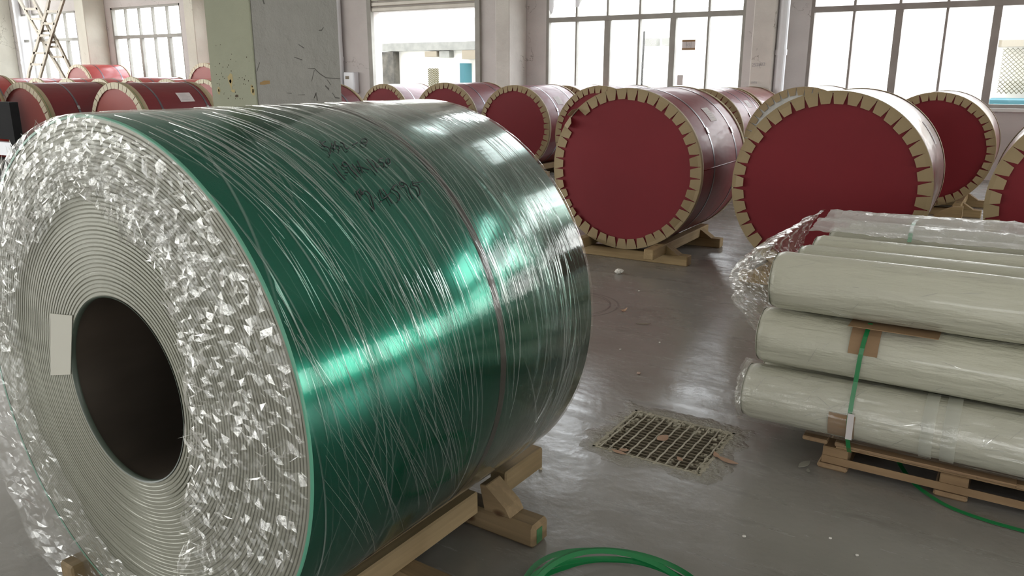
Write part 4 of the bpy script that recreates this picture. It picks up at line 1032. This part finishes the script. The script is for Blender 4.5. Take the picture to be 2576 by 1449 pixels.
# litter on the floor
def leaf(x, y, ln, wd, rz, curl, m, lab, z=.003, name='dry_leaf'):
    vs = []; fs = []; n_ = 8
    for i in range(n_+1):
        t = i/n_; w_ = wd*sin(pi*min(max(t,.03),.97))**.8/2; u = (t-.5)*ln; c_ = curl*(2*t-1)**2
        for zz in (0, .0012): vs += [(u,-w_,c_+zz+.1*w_),(u,w_,c_+zz+.35*w_)]
    for i in range(n_):
        a = 4*i; fs += [(a,a+4,a+5,a+1),(a+2,a+3,a+7,a+6),(a,a+2,a+6,a+4),(a+1,a+5,a+7,a+3)]
    fs += [(0,1,3,2),(4*n_,4*n_+2,4*n_+3,4*n_+1)]
    o = link(name, mesh(name, vs, fs, m)); o.location = (x,y,z); o.rotation_euler = (0,0,rz); tag(o, lab, 'leaf' if 'leaf' in name else 'scrap')
leaf(-1.215,3.185,.07,.045,1.2,.006,M['leaf'],'tan leaf fragment lying on the middle of the drain grate')
leaf(-1.315,2.985,.045,.022,.3,.004,M['leaf'],'small tan leaf fragment on the front left rim of the grate')
leaf(-1.325,2.955,.075,.02,-.1,.004,M['leaf'],'long tan leaf fragment just off the front left of the grate')
leaf(-.955,3.155,.05,.024,-.9,.006,M['leaf'],'tan leaf piece on the right rim of the grate')
leaf(-.90,3.13,.11,.026,-.25,.008,M['leaf'],'curled tan leaf right beside the drain grate')
leaf(-1.075,3.035,.04,.02,-.6,.004,M['leaf'],'small brown leaf bit at the front right of the grate bars')
leaf(-.612,3.275,.085,.03,1.25,.003,M['pale_leaf'],'pale grey-green leaf on the floor left of the pallet')
leaf(-.585,3.225,.03,.015,1.8,.003,M['pale_leaf'],'tiny pale leaf below the pallet corner')
leaf(-2.226,4.948,.06,.03,.9,.02,M['leaf'],'folded tan cardboard scrap in the middle of the aisle', name='cardboard_scrap')
leaf(-1.985,4.74,.10,.015,.55,.006,M['ext_tan'],'thin dark splinter lying in the aisle', name='wood_splinter')
def bit(x, y, r, m, lab, name='crumpled_paper', cat='scrap'):
    bm = bmesh.new(); bmesh.ops.create_icosphere(bm, subdivisions=3, radius=r)
    for v in bm.verts:
        v.co *= 1+.35*noise.noise(v.co*2.2/r); v.co.z *= .6
    mn = min(v.co.z for v in bm.verts)
    for v in bm.verts: v.co.z -= mn
    me = bpy.data.meshes.new(name); bm.to_mesh(me); bm.free(); me.materials.append(m)
    o = link(name, me, None, (x,y,0)); tag(o, lab, cat)
bit(-2.72,5.93,.034,M['white_bit'],'white crumpled paper ball on the floor before the loose-tab coil')
bit(-1.641,3.884,.011,mat('pebble', (.45,.33,.27), .7),'small brown pebble on the floor behind the drain grate','pebble','pebble')
bit(-1.538,2.638,.008,mat('pebble_b', (.5,.42,.3), .7),'tiny beige pebble on the floor beside the green coil','pebble','pebble')
bit(-.664,2.596,.006,M['white_bit'],'tiny white scrap on the floor near the strap coil','paper_scrap')
R_ = random.Random(31)
for i,(x,y) in enumerate(((-.40,2.75),(-.30,2.69),(-1.9,4.2),(-2.35,5.5),(-1.75,4.45))):
    bit(x,y,.005+.003*R_.random(),M['white_bit'],('tiny white chip on the floor below the pallet blocks','second tiny white chip below the pallet blocks','tiny white chip in the aisle behind the grate','tiny white chip in the aisle near the paper ball','tiny pale chip in the middle of the aisle')[i],'paper_scrap')
